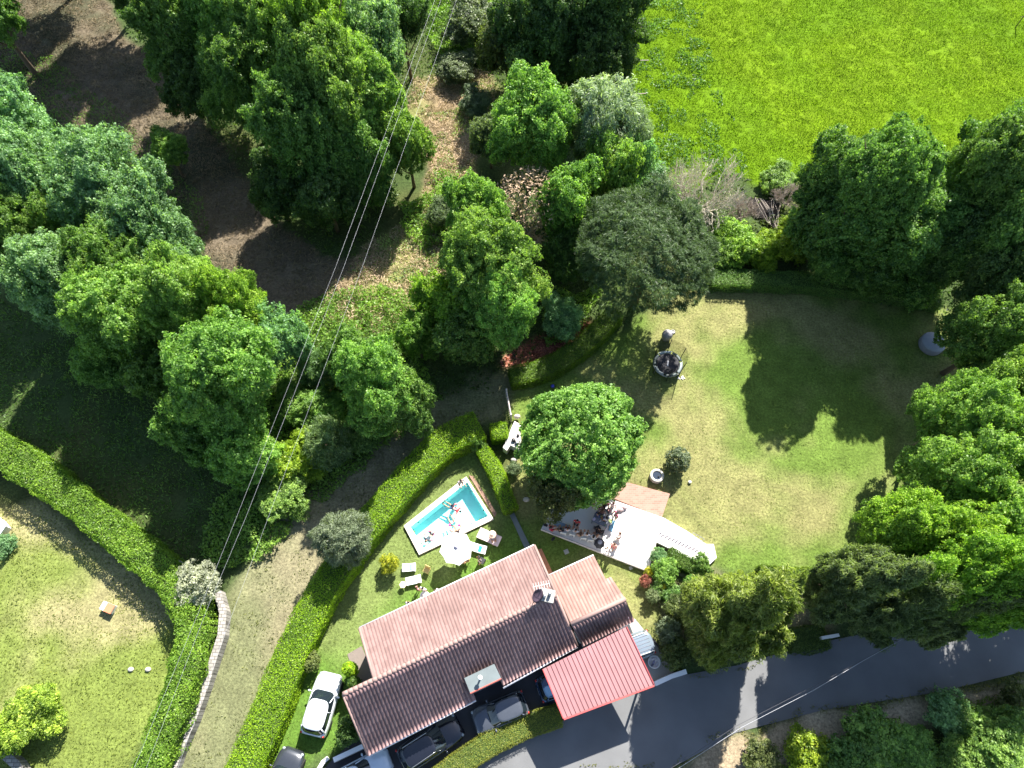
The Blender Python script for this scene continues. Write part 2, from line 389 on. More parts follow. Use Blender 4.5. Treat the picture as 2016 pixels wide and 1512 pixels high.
DRYC = dict(meadow=(.10, .17, .004), lawn=(.18, .178, .072), poolgarden=(.125, .165, .05), leftgarden=(.225, .21, .10), track=(.19, .175, .105),
            brown=(.06, .06, .035), tan=(.16, .17, .06), bank=(.32, .27, .19), leafbed=(.26, .12, .09), bed=(.27, .24, .17))
POOL_IN = [(808, 1037), (920, 949), (961, 1016), (833, 1077)]
POOL_OUT = [(795, 1035), (918, 938), (972, 1022), (825, 1092)]

def zone_masks(X, Y, soft=1.0):
    jx = (fbm(X, Y, 2.0, 5)-.5)*2.2*soft; jy = (fbm(X, Y, 2.0, 9)-.5)*2.2*soft
    return {k: inpoly(X+jx, Y+jy, [(p.x, p.y) for p in W(v)]) for k, v in ZONES.items()}

def build_ground():
    xs = np.concatenate([[-900, -300, -120], np.arange(-64, 64.01, .3), [120, 300, 900]])
    ys = np.concatenate([[-900, -300, -60], np.arange(-9, 78.01, .3), [150, 300, 900]])
    X, Y = np.meshgrid(xs, ys); zm = zone_masks(X, Y)
    col = np.zeros(X.shape+(3,)); base = np.array((.045, .07, .022)); n1 = fbm(X, Y, 7, 21)[..., None]; n2 = fbm(X, Y, 1.6, 31)[..., None]
    col[:] = base*(0.75+0.5*n2) + np.array((.05, .02, .01))*np.clip(n1-.5, 0, 1)*1.5
    Z = (fbm(X, Y, 1.3, 41)-.5)*0.16
    for k, m in zm.items():
        a = np.array(ZC[k]); d = np.array(DRYC[k]); w = np.clip((n1-.42)*4.5+(n2-.5)*1.2, 0, 1)
        if k == 'lawn':     # curved mowing lines
            mc = P(1560, 800); rd = np.hypot(X-mc.x, Y-mc.y)+fbm(X, Y, 5, 71)*1.2; w = np.clip(w+.16*np.sin(rd*5.0)[..., None]*(.4+n1)+.45*np.exp(-((rd-9.5)/1.6)**2)[..., None]-.12, 0, 1)
        cc = a*(1-w)+d*w; cc = cc*(0.85+0.3*n2); col[m] = cc[m]
        amp = dict(meadow=.30, lawn=.03, poolgarden=.02, leftgarden=.04, track=.05, brown=.35, tan=.3, bank=.15, leafbed=.1, bed=.1)[k]
        Z[m] = (fbm(X, Y, 0.9, 51)-.5)[m]*amp
    # soften the zone borders
    for _ in range(2):
        col[1:-1, 1:-1] = (col[1:-1, 1:-1]*2+col[:-2, 1:-1]+col[2:, 1:-1]+col[1:-1, :-2]+col[1:-1, 2:])/6
    Z = Z-0.12*(Z > 99)
    flat = np.zeros(X.shape, bool)
    for poly in FLAT: flat |= inpoly(X, Y, [(p.x, p.y) for p in W(poly)])
    Z[flat] = -0.12
    far = (np.abs(X) > 64) | (Y > 78) | (Y < -9); Z[far] = 0
    ny, nx = X.shape
    idx = np.arange(nx*ny).reshape(ny, nx)
    cx = (X[:-1, :-1]+X[1:, 1:])/2; cy = (Y[:-1, :-1]+Y[1:, 1:])/2
    pin = [P(x, y, 0) for (x, y) in POOL_IN]; ctr = sum(pin, Vector())/4
    pin = [(ctr.x+(p.x-ctr.x)*1.03, ctr.y+(p.y-ctr.y)*1.03) for p in pin]
    keep = ~inpoly(cx, cy, pin)
    q = np.stack([idx[:-1, :-1], idx[:-1, 1:], idx[1:, 1:], idx[1:, :-1]], -1)[keep]
    n = len(q); me = bpy.data.meshes.new('ground')
    V = np.stack([X, Y, Z], -1).reshape(-1, 3)
    me.vertices.add(len(V)); me.vertices.foreach_set('co', V.reshape(-1))
    me.loops.add(4*n); me.loops.foreach_set('vertex_index', q.reshape(-1).astype(np.int32))
    me.polygons.add(n); me.polygons.foreach_set('loop_start', np.arange(0, 4*n, 4, dtype=np.int32)); me.polygons.foreach_set('loop_total', np.full(n, 4, dtype=np.int32))
    ca = me.color_attributes.new('soil', 'FLOAT_COLOR', 'POINT')
    ca.data.foreach_set('color', np.concatenate([col.reshape(-1, 3), np.ones((nx*ny, 1))], 1).reshape(-1).astype(np.float32))
    me.update(); me.polygons.foreach_set('use_smooth', [True]*n)
    m, nt, N, L, b = nodes('grass_and_soil')
    at = N.new('ShaderNodeVertexColor'); at.layer_name = 'soil'; tc = N.new('ShaderNodeTexCoord')
    def noise(s, d, r=.6):
        z = N.new('ShaderNodeTexNoise'); z.inputs['Scale'].default_value = s; z.inputs['Detail'].default_value = d; z.inputs['Roughness'].default_value = r
        L.new(tc.outputs['Object'], z.inputs['Vector']); return z
    a = noise(5.5, 8, .75); c2 = noise(0.9, 5, .65)
    r1 = N.new('ShaderNodeMapRange'); r1.inputs[1].default_value = .32; r1.inputs[2].default_value = .68; r1.inputs[3].default_value = .45; r1.inputs[4].default_value = 1.55
    L.new(a.outputs[0], r1.inputs[0])
    r2 = N.new('ShaderNodeMapRange'); r2.inputs[1].default_value = .3; r2.inputs[2].default_value = .7; r2.inputs[3].default_value = .78; r2.inputs[4].default_value = 1.22
    L.new(c2.outputs[0], r2.inputs[0])
    mu = N.new('ShaderNodeMath'); mu.operation = 'MULTIPLY'; L.new(r1.outputs[0], mu.inputs[0]); L.new(r2.outputs[0], mu.inputs[1])
    vm = N.new('ShaderNodeVectorMath'); vm.operation = 'SCALE'; L.new(at.outputs['Color'], vm.inputs[0]); L.new(mu.outputs[0], vm.inputs['Scale'])
    # small hue flecks of straw
    st = noise(9, 4, .7); r3 = N.new('ShaderNodeMapRange'); r3.inputs[1].default_value = .5; r3.inputs[2].default_value = .72; r3.inputs[3].default_value = 0; r3.inputs[4].default_value = .55
    L.new(st.outputs[0], r3.inputs[0]); mx = N.new('ShaderNodeMix'); mx.data_type = 'RGBA'; mx.blend_type = 'MULTIPLY'
    mx.inputs[7].default_value = (1.25, 1.1, 1.1, 1); L.new(r3.outputs[0], mx.inputs[0]); L.new(vm.outputs[0], mx.inputs[6]); L.new(mx.outputs[2], b.inputs['Base Color'])
    b.inputs['Roughness'].default_value = .95; b.inputs['Specular IOR Level'].default_value = .1
    bp = N.new('ShaderNodeBump'); bp.inputs['Strength'].default_value = .55; bp.inputs['Distance'].default_value = .12
    L.new(a.outputs[0], bp.inputs['Height']); L.new(bp.outputs[0], b.inputs['Normal'])
    o = link('ground', me, m); tag(o, kind='structure', label='grassy ground of lawns, meadow, scrub and dirt track')

ROAD = [(900, 1530), (1000, 1470), (1110, 1418), (1290, 1352), (1330, 1332), (1450, 1310), (1600, 1268), (1760, 1235), (1900, 1215), (2120, 1175), (2120, 1298), (2016, 1322), (1850, 1362), (1620, 1398), (1450, 1442), (1290, 1530)]
DRIVE = [(615, 1540), (655, 1495), (700, 1455), (760, 1380), (1060, 1240), (1240, 1225), (1290, 1260), (1325, 1322), (1290, 1346), (1110, 1410), (1010, 1445), (940, 1478), (855, 1540)]
FLAT = [ROAD, DRIVE, POOL_OUT, [(1060, 1030), (1276, 1130), (1295, 1080), (1395, 1118), (1415, 1095), (1405, 1068), (1322, 965), (1200, 940), (1080, 995)]]
build_ground()

def sheet(name, pts, z, m, label=None):
    mb = MB(); p = W(pts); mb.prism([(q.x, q.y, 0) for q in p], -0.3, z); o = mb.build(name, m); return tag(o, label=label, kind='structure')
M_ASPH = mat('asphalt', (.125, .128, .132), .9, var=.38, scale=.35, bump=.25, bscale=30, detail=10)
M_ASPHD = mat('dark_asphalt', (.045, .047, .055), .85, var=.25, scale=1.2, bump=.3, bscale=25, detail=8)
sheet('road', ROAD, 0.012, M_ASPH, 'pale grey asphalt road along the bottom right')
sheet('driveway', DRIVE, 0.03, M_ASPHD, 'dark asphalt driveway beside the house')
sheet('patio', [(684, 1288), (712, 1272), (745, 1350), (704, 1350)], 0.03, mat('brown_paving', (.17, .14, .12), .9, var=.15), 'brown paved corner left of the house')
sheet('path', [(1004, 1015), (1012, 1010), (1044, 1076), (1034, 1082)], 0.10, M_CONCG, 'grey concrete path running up to the roof corner')
sheet('brick_step', [(1050, 1085), (1066, 1080), (1094, 1140), (1075, 1150)], 0.05, mat('terracotta_paving', (.45, .19, .10), .85, var=.35, scale=6), 'terracotta paving between the two roofs')
sheet('bark_bed', [(923, 936), (932, 938), (978, 1010), (974, 1018)], 0.06, mat('bark_chips', (.27, .17, .12), .95, var=.5, scale=9, bump=.6), 'strip of brown bark chips along the pool')
sheet('pavement', [(1236, 1222), (1250, 1218), (1275, 1250), (1330, 1318), (1300, 1345), (1286, 1348)], 0.05, M_CONC, 'pale concrete pavement right of the carport')

# ------------------------------------------------------------------ ground cover (uncountable)
def scatter(name, label, cat, polys, dens, h, leaf, col, m=None, asp=0.35, clump=2.0, tilt=0.8, cut=0.35, seed=3, up=0.5, avoid=(), al=None):
    rng = np.random.default_rng(seed); Cs = []
    for poly in polys:
        p = W(poly); x0, x1 = min(q.x for q in p), max(q.x for q in p); y0, y1 = min(q.y for q in p), max(q.y for q in p)
        n = int((x1-x0)*(y1-y0)*dens); X = x0+(x1-x0)*rng.random(n); Y = y0+(y1-y0)*rng.random(n)
        jx = (fbm(X, Y, 2, 5)-.5)*2.2; jy = (fbm(X, Y, 2, 9)-.5)*2.2
        k = inpoly(X+jx, Y+jy, [(q.x, q.y) for q in p])
        for av in avoid: k &= ~inpoly(X, Y, [(q.x, q.y) for q in W(av)])
        d = fbm(X, Y, clump, seed+60); k &= d > cut
        Cs.append(np.stack([X[k], Y[k], h*(d[k]-cut)/(1-cut)*2.0*rng.random(k.sum())**.6], 1))
    Cc = np.concatenate(Cs); n = len(Cc)
    Nn = unit(rng.normal(size=(n, 3))*tilt+np.array([0, 0, up])); S = leaf*(.5+rng.random(n))
    T = .1+.75*fbm(Cc[:, 0], Cc[:, 1], 1.7, seed+9)+rng.normal(size=n)*.14
    me = leaf_mesh(name, Cc, Nn, S, T, asp, (np.tile(np.array([[0, 0, 1.0]]), (n, 1)) if al else None), rng)
    o = link(name, me, m or M_LEAF); o.color = (*col, 1)
    return tag(o, label, cat, kind='stuff')

scatter('meadow_grass', 'lush bright yellow-green grass tufts of the sunny field at upper right', 'grass', [ZONES['meadow']], 120, .20, .075, (.085, .165, .003), M_GRASS, asp=.3, clump=.8, cut=.22, seed=5, al=1, tilt=.9)
WEED = [(1240, 0), (1380, 0), (1420, 180), (1480, 360), (1300, 360), (1250, 200)]
scatter('field_weeds', 'darker blue-green weeds along the left edge of the bright field', 'weeds', [WEED], 60, .45, .11, (.10, .20, .06), asp=.45, clump=1.5, cut=.5, seed=8)
scatter('dead_bracken', 'flattened brown dead bracken covering the shaded clearing at upper left', 'bracken', [ZONES['brown']], 45, .30, .20, (.185, .14, .092), M_DRY, asp=.10, clump=1.5, cut=.32, seed=11, tilt=1.1)
scatter('dry_brambles', 'pale tan dry bramble stalks in the sunny gap under the power lines', 'brambles', [ZONES['tan']], 90, .35, .20, (.44, .33, .23), M_DRY, asp=.09, clump=1.3, cut=.3, seed=13, tilt=1.1)
scatter('pale_scrub', 'pale green brambles mixed through the dry stalks under the power lines', 'brambles', [ZONES['tan']], 60, .5, .10, (.19, .27, .10), asp=.5, clump=1.6, cut=.47, seed=15)
GREEN1 = [[(610, 590), (760, 560), (880, 620), (840, 720), (880, 790), (740, 900), (600, 1000), (540, 1080), (440, 1120), (400, 1070), (470, 940), (520, 760), (570, 660)],
          [(820, -40), (1000, -40), (960, 130), (870, 150)], [(860, 340), (900, 350), (900, 440), (850, 430)],
          [(780, 400), (880, 380), (900, 480), (820, 500)], [(1060, 590), (1200, 560), (1150, 640), (1080, 700)]]
scatter('bramble_thicket', 'knee-high bright green brambles and weeds under the power lines', 'brambles', GREEN1, 150, .85, .10, (.165, .29, .055), asp=.55, clump=1.4, cut=.16, seed=17)
FOREST = [[(150, -80), (1240, -80), (1230, 230), (960, 260), (960, 150), (820, 150), (800, 330), (720, 520), (640, 500), (520, 420), (330, 150)], [(1560, 420), (2100, 300), (2100, 1250), (1700, 1180), (1720, 1000), (1860, 900), (1900, 640), (1560, 560)], [(850, 400), (1250, 300), (1260, 620), (1000, 720), (700, 900), (800, 640)]]
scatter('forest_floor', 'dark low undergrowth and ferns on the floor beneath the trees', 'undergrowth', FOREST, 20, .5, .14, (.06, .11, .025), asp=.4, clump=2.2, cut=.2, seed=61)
WILD = [[(-80, 560), (120, 640), (260, 760), (480, 900), (560, 1010), (430, 1120), (340, 1110), (180, 960), (-80, 860)],
        [(-80, 60), (130, 130), (330, 300), (420, 420), (380, 560), (100, 300), (-80, 240)]]
scatter('rough_grass', 'rough tall grass in the deep shade below the left trees', 'grass', WILD, 40, .35, .13, (.115, .22, .045), asp=.25, clump=1.8, cut=.25, seed=19, al=1)
scatter('lawn_grass', 'short mown grass with straw-coloured patches on the big lawn', 'grass', [ZONES['lawn'], ZONES['poolgarden']], 26, .035, .055, (.125, .175, .035), M_GRASS, asp=.3, clump=2.5, cut=.3, seed=23, avoid=FLAT+[[(700, 1230), (1060, 1070), (1210, 1130), (1290, 1350), (1100, 1420), (720, 1490)]])
scatter('garden_grass', 'yellowing rough grass of the garden at lower left', 'grass', [ZONES['leftgarden']], 40, .07, .08, (.15, .19, .04), M_GRASS, asp=.3, clump=2.0, cut=.3, seed=29)
scatter('track_weeds', 'sparse weeds growing on the dry dirt track', 'weeds', [ZONES['track']], 24, .06, .075, (.12, .14, .045), asp=.4, clump=1.2, cut=.42, seed=31)
scatter('leaf_litter', 'reddish fallen leaves lying behind the curved hedge', 'leaf litter', [ZONES['leafbed']], 90, .12, .10, (.40, .15, .11), M_DRY, asp=.6, clump=1, cut=.2, seed=37)
scatter('bank_weeds', 'green weeds and ivy on the bank below the road', 'weeds', [[(1420, 1540), (1620, 1430), (1860, 1385), (2060, 1350), (2080, 1560), (1420, 1560)]], 90, .6, .10, (.13, .22, .045), asp=.5, clump=1.8, cut=.47, seed=41)
scatter('verge_grass', 'ragged grass creeping over both edges of the road', 'grass', [[(1100, 1524), (1300, 1500), (1450, 1434), (1620, 1391), (1850, 1355), (2040, 1312), (2040, 1328), (1850, 1372), (1620, 1408), (1450, 1455), (1310, 1524)], [(1355, 1335), (1450, 1306), (1600, 1264), (1760, 1231), (1760, 1240), (1600, 1275), (1450, 1317), (1360, 1345)]], 110, .12, .07, (.16, .17, .06), M_GRASS, asp=.3, clump=.6, cut=.42, seed=83)
scatter('bed_plants', 'pale low plants filling the garden bed beside the terrace steps', 'ground cover', [[(1300, 1130), (1390, 1150), (1420, 1200), (1340, 1230), (1280, 1180)]], 90, .25, .10, (.16, .20, .09), asp=.5, clump=.9, cut=.35, seed=43)
scatter('field_edge_scrub', 'grey-green scrub along the lower border of the bright field', 'scrub', [[(1280, 370), (1440, 350), (1620, 370), (1600, 450), (1500, 520), (1400, 500), (1300, 430)]], 45, .8, .13, (.12, .16, .07), asp=.35, clump=1.2, cut=.36, seed=47)

# ------------------------------------------------------------------ hedges and walls
def resample(pts, step):
    out = []; 
    for i in range(len(pts)-1):
        a, b = pts[i], pts[i+1]; n = max(1, int((b-a).length/step))
        for k in range(n): out.append(a+(b-a)*k/n)
    return out+[pts[-1]]
def hedge(label, px, wid, h, col, name='hedge', top=False, dens=380, leaf=.045, rough=.13, seed=1, wild=0.0, group=None, z0=0.0):
    rng = np.random.default_rng(seed*7+1); p = [P(x, y, h if top else z0) for (x, y) in px]
    for q in p: q.z = z0
    rs = resample(p, .4); n = len(rs)
    A = np.array([[q.x, q.y] for q in rs])
    for _ in range(4): A[1:-1] = (A[:-2]+2*A[1:-1]+A[2:])/4
    T = np.gradient(A, axis=0); T = T/np.linalg.norm(T, axis=1, keepdims=True); Nn = np.stack([-T[:, 1], T[:, 0]], 1)
    seg = np.linalg.norm(np.diff(A, axis=0), axis=1); Ltot = seg.sum(); cum = np.concatenate([[0], np.cumsum(seg)])
    wid = np.interp(np.linspace(0, 1, n), np.linspace(0, 1, len(wid)), wid) if hasattr(wid, '__len__') else np.full(n, float(wid))
    cnt = int(Ltot*(wid.mean()+2*h)*dens); s = rng.random(cnt)*Ltot; f = np.interp(s, cum, np.arange(n)); i0 = np.minimum(f.astype(int), n-2); fr = (f-i0)[:, None]
    c = A[i0]*(1-fr)+A[i0+1]*fr; nn = Nn[i0]; tt = T[i0]; w = wid[i0]/2
    per = rng.random(cnt)*(2*w+2*h); lump = (fbm(c[:, 0]*1+per, c[:, 1]+per*.5, .8, seed+3)-.5)*2; prof = (fbm(s, s*0+seed*3.3, 2.2, seed+5)-.5)*2
    top = per < 2*w; lat = np.where(top, per-w, np.where(per < 2*w+h, -w, w)); zz = np.where(top, h, np.where(per < 2*w+h, per-2*w, per-2*w-h))
    ww = wild*prof; zz = zz*(1+.35*ww); out = lump*(rough+wild*.25)+rng.normal(size=cnt)*.04
    sx = np.where(top, 0, np.sign(lat)); lat = lat*(1+.2*ww)+sx*out; zz = zz+np.where(top, out, 0)
    # rounded shoulders
    k = np.clip((np.abs(lat)-w*.7)/(w*.3+1e-6), 0, 1)*top; zz = zz-k*k*.12*h
    Cc = np.concatenate([c+nn*lat[:, None], zz[:, None]+z0], 1)
    nrm = np.where(top[:, None], np.array([[0, 0, 1.0]]), np.concatenate([nn*sx[:, None], np.full((cnt, 1), .25)], 1))
    # closed ends
    m = int(dens*wid.mean()*h); E = []; EN = []
    for e, sg in ((0, -1), (n-1, 1)):
        l = (rng.random(m)-.5)*wid[e]; z = rng.random(m)*h
        E.append(np.concatenate([A[e]+T[e]*sg*(rng.normal(size=(m, 1))*.06)+Nn[e]*l[:, None], z[:, None]+z0], 1)); EN.append(np.tile(np.array([[*(T[e]*sg), .2]]), (m, 1)))
    Cc = np.concatenate([Cc]+E); nrm = np.concatenate([nrm]+EN); N3 = unit(nrm*.8+rng.normal(size=nrm.shape)*.5)
    tint = .42+.55*(fbm(Cc[:, 0], Cc[:, 1], .7, seed+8)-.5)+rng.normal(size=len(Cc))*.17
    me = leaf_mesh('hedge_leaves', Cc, N3, leaf*(.6+.8*rng.random(len(Cc))), tint, .6, None, rng)
    mid = rs[len(rs)//2]; root = thing(name, label, 'hedge' if 'hedge' in name else 'shrub', (mid.x, mid.y, z0), 0, group)
    me.transform(Matrix.Translation(-root.location)); o = link('foliage', me, M_LEAF, root); cc = COL[col] if isinstance(col, str) else col; o.color = (*cc, 1)
    core = MB()
    prev = None; vs = []
    for i in range(n):
        hw = wid[i]/2-.10
        hw -= .15*wild; hc = h*(1-.3*wild)
        for (l, z) in ((-hw, .05), (-hw, hc*.78), (-hw*.6, hc-.18), (hw*.6, hc-.18), (hw, hc*.78), (hw, .05)):
            q = A[i]+Nn[i]*l; vs.append((q[0], q[1], z+z0))
    fs = [(i*6+k, i*6+k+1, (i+1)*6+k+1, (i+1)*6+k) for i in range(n-1) for k in range(5)] + [tuple(range(6)), tuple(reversed(range((n-1)*6, n*6)))]
    core.add(vs, fs); core.build('branches', mat('hedge_branches', (.05, .085, .012), .95, var=.4, scale=8, bump=.8), root, world=True)
    return root
G_H = (.19, .33, .014)
hedge('long clipped bright green hedge curving between the track and the pool garden', [(483, 1545), (545, 1400), (590, 1280), (640, 1180), (700, 1085), (760, 1010), (830, 930), (880, 880), (945, 852)], [2.3, 2.2, 2.1, 2.2, 2.4], 2.0, G_H, seed=2)
hedge('small square hedge block beside the pizza oven', [(968, 862), (998, 858)], 1.3, 1.5, G_H, seed=3)
hedge('narrow clipped hedge right of the pool bark strip', [(950, 895), (975, 930), (990, 970), (1006, 1010)], [1.0, 1.1, 1.0], 1.4, G_H, seed=4)
hedge('curved hedge below the large pine with leaf litter behind it', [(1005, 752), (1060, 742), (1110, 718), (1165, 675), (1210, 628)], [1.6, 1.7, 1.5], 1.4, (.10, .185, .015), seed=5)
hedge('wide overgrown hedge on top of the stone wall of the lower left garden', [(-60, 850), (0, 885), (100, 950), (200, 1030), (290, 1100), (355, 1165), (377, 1220), (364, 1300), (332, 1400), (280, 1545)], [2.5, 2.4, 2.1, 2.1, 2.3, 2.1, 2.0, 2.0], 2.5, (.15, .27, .03), dens=300, leaf=.062, rough=.25, seed=6, wild=.35, top=True)
hedge('low clipped hedge at the lower edge of the big lawn', [(1490, 1135), (1560, 1140), (1632, 1142)], 1.4, 1.0, (.11, .18, .015), seed=7)
hedge('shaded hedge at the top edge of the big lawn', [(1395, 560), (1480, 562), (1600, 566), (1720, 580), (1840, 600)], 1.6, 1.3, 'mid', seed=8, wild=.2)
hedge('flat-topped olive green hedge between the driveway and the road', [(850, 1545), (905, 1502), (965, 1462), (1030, 1430), (1100, 1408)], [1.5, 1.5, 1.4], 1.0, (.20, .225, .04), leaf=.032, dens=500, rough=.04, seed=9)
hedge('dark clipped hedge just below the terrace walkway', [(1312, 1095), (1350, 1115), (1392, 1142)], 1.1, 1.1, (.06, .125, .015), seed=10)
hedge('ivy-covered verge strip between the two dark conifers by the road', [(1548, 1262), (1590, 1262), (1622, 1252)], 1.8, .6, (.09, .14, .03), seed=12, wild=.4)

def wall(name, label, px, wid, h, m, cat='wall', z0=0.0):
    p = [P(x, y, h) for (x, y) in px]; n = len(p); vs = []
    for i in range(n):
        t = (p[min(i+1, n-1)]-p[max(i-1, 0)]); t.z = 0; t.normalize(); nn = Vector((-t.y, t.x, 0)); w = wid/2
        for (s, z) in ((-1, z0-.1), (-1, h), (1, h), (1, z0-.1)): q = p[i]+nn*w*s; vs.append((q.x+R.uniform(-.02, .02), q.y+R.uniform(-.02, .02), z))
    fs = [(i*4+k, i*4+(k+1) % 4, (i+1)*4+(k+1) % 4, (i+1)*4+k) for i in range(n-1) for k in range(4)]+[(3, 2, 1, 0), tuple(range((n-1)*4, n*4))]
    mb = MB().add(vs, fs); o = mb.build(name, m); return tag(o, label, cat)
def brickmat(name, c1, c2, mort, scale, bw=.5, bh=.25, ms=.02, bump=.4):
    m, nt, N, L, b = nodes(name); tc = N.new('ShaderNodeTexCoord'); br = N.new('ShaderNodeTexBrick')
    L.new(tc.outputs['Object'], br.inputs[0]); br.inputs['Color1'].default_value = (*c1, 1); br.inputs['Color2'].default_value = (*c2, 1); br.inputs['Mortar'].default_value = (*mort, 1)
    br.inputs['Scale'].default_value = scale; br.inputs['Brick Width'].default_value = bw; br.inputs['Row Height'].default_value = bh; br.inputs['Mortar Size'].default_value = ms
    L.new(br.outputs[0], b.inputs['Base Color']); b.inputs['Roughness'].default_value = .9
    bp = N.new('ShaderNodeBump'); bp.inputs['Strength'].default_value = bump; bp.inputs['Distance'].default_value = .02; L.new(br.outputs['Fac'], bp.inputs['Height']); bp.invert = True; L.new(bp.outputs[0], b.inputs['Normal'])
    return m
M_RUB = brickmat('rubble_stone', (.34, .32, .29), (.22, .21, .19), (.12, .11, .10), 1.3, .5, .3, .03)
wall('stone_wall', 'pale dry stone wall beside the dirt track under the overgrown hedge', [(428, 1165), (439, 1205), (435, 1250), (419, 1300), (403, 1350), (378, 1420), (351, 1480), (328, 1545)], .5, .9, M_RUB)
wall('stone_wall', 'low stone wall glimpsed behind the upper part of the overgrown hedge', [(200, 995), (262, 1050), (330, 1095), (362, 1115)], .35, 1.2, M_RUB)
wall('stone_wall', 'rough stone wall cutting the bottom left corner', [(-40, 1440), (0, 1478), (30, 1505), (60, 1550)], .5, .8, M_RUB)
wall('white_wall', 'low white wall left of the driveway gate', [(657, 1496), (718, 1467)], .30, 1.0, M_WHITE)
wall('white_wall', 'low white wall between the carport and the road', [(1290, 1346), (1322, 1331), (1352, 1322)], .30, .9, M_WHITE)
wall('white_kerb', 'short white kerb beside the driveway at the bottom edge', [(618, 1530), (636, 1500), (645, 1492)], .25, .25, M_WHITE, 'kerb')
wall('road_wall', 'short pale wall top between the roadside conifers', [(1618, 1256), (1652, 1250)], .22, .8, M_PLASTER)

# ------------------------------------------------------------------ trees
GW = 'trees of the wood at upper left'; GL = 'trees of the left belt'; GC = 'trees in the middle clump'; GR = 'trees on the right border'
T = []
def tt(kind, seed, x, y, zc, r, rz, col, label, **k): tree(kind, seed, x, y, zc, r, rz, col, label, **k)
upper_left = [
 ('broad3', 1, 270, 0, 5, 45, 4, 'dark', 'dark leafy tree at the very top, leftmost of the upper left wood'),
 ('broad5', 2, 345, 55, 7, 85, 5.5, 'mid', 'green tree at the top edge above the brown clearing'),
 ('broad5', 3, 440, 30, 8, 85, 5.5, 'bright', 'green tree at the top edge, second left of the yellow-green one'),
 ('broad5', 4, 475, 150, 6, 85, 5.5, 'mid', 'dark green tree directly right of the brown clearing'),
 ('broad5', 1, 535, 60, 8, 75, 5, 'bright', 'green tree at the top just left of the yellow-green crown'),
 ('broad5', 2, 625, 75, 11, 80, 5.5, 'yell', 'tall yellow-green crown at the top of the wood'),
 ('broad5', 3, 640, 170, 9, 95, 6, 'bright', 'tall broad crown just below the yellow-green one'),
 ('broad3', 2, 735, 75, 8, 60, 4, 'blue', 'bluish green tree left of the power lines at the top'),
 ('broad5', 4, 715, 200, 9, 85, 5.5, 'bright', 'bright crown next to the power lines, upper one'),
 ('broad5', 1, 590, 270, 7, 85, 6, 'mid', 'shaded lower crown on the left flank of the big wood group'),
 ('broad5', 3, 690, 310, 6, 85, 5.5, 'mid', 'broad dark crown at the foot of the big wood group'),
 ('broad3', 1, 800, 285, 6, 52, 4, 'bright', 'small bright tree standing under the power lines'),
 ('broad3', 3, 640, 385, 4, 65, 3.5, 'dark', 'low dark tree at the lower tip of the upper left wood'),
 ('broad3', 1, 380, 175, 4, 60, 3.5, 'dark', 'dark undergrowth tree at the edge of the brown clearing'),
 ('broad3', 2, 540, 370, 3.5, 55, 3, 'dark', 'low dark bushy tree bordering the brown clearing on its right'),
 ('broad3', 3, 790, 30, 6, 50, 3.6, 'dark', 'dark tree behind the power lines at the top edge'),
]
for a in upper_left: tt(a[0], a[1], a[2], a[3], a[4]*(.92 if a[2] > 660 and a[3] > 150 else 1.25), *a[5:], group=GW)
left = [
 ('broad5', 2, 35, 255, 9, 85, 5, 'blue', 'bluish green tree at the left edge, topmost of the left belt'),
 ('broad5', 3, 55, 360, 9, 85, 5, 'blue', 'bluish green tree at the left edge, second from the top'),
 ('broad5', 4, 195, 380, 9, 95, 5, 'blue', 'large bluish green tree bordering the brown clearing'),
 ('broad5', 1, 290, 440, 8, 92, 5, 'blue', 'broad tree whose right side reaches into the brown clearing'),
 ('broad5', 2, 60, 470, 7, 80, 5, 'mid', 'darker tree at the left edge below the bluish ones'),
 ('broad5', 3, 120, 560, 7.5, 85, 5, 'blue', 'tree at the lower left corner of the left belt'),
 ('broad5', 4, 225, 520, 8, 80, 5, 'mid', 'green tree in the centre of the left belt'),
 ('broad3', 1, 330, 520, 7, 58, 3.5, 'blue', 'smaller bluish tree at the right rim of the left belt'),
 ('broad5', 1, 245, 630, 8, 95, 5, 'bright', 'bright tree in the lower part of the left belt'),
 ('broad5', 3, 370, 595, 9, 85, 5, 'bright', 'bright tree below the brown clearing'),
 ('broad5', 2, 470, 615, 8, 70, 4.5, 'yell', 'yellow-green tree at the tip of the brown clearing'),
 ('broad3', 2, 555, 665, 6, 55, 4, 'blue', 'small tree touching the power lines beside the left belt'),
 ('broad5', 4, 430, 740, 9, 112, 5.5, 'bright', 'biggest crown of the left belt, nearest the power lines'),
 ('broad3', 3, 320, 740, 5, 60, 3.5, 'mid', 'shaded crown left of the biggest left belt crown'),
 ('broad3', 1, 475, 880, 4.5, 70, 3.6, 'bright', 'low bright crown at the bottom tip of the left belt'),
 ('broad3', 2, 385, 860, 5, 55, 3.5, 'mid', 'low crown at the bottom left of the biggest left belt crown'),
 ('broad3', 3, 200, 720, 4.5, 50, 3.2, 'mid', 'small shaded tree on the dark lower side of the left belt'),
]
for a in left: tt(*a, group=GL)
tt('broad3', 1, 330, 296, 3.4, 36, 1.8, 'bright', 'lone bright green sapling in the brown clearing', name='sapling')
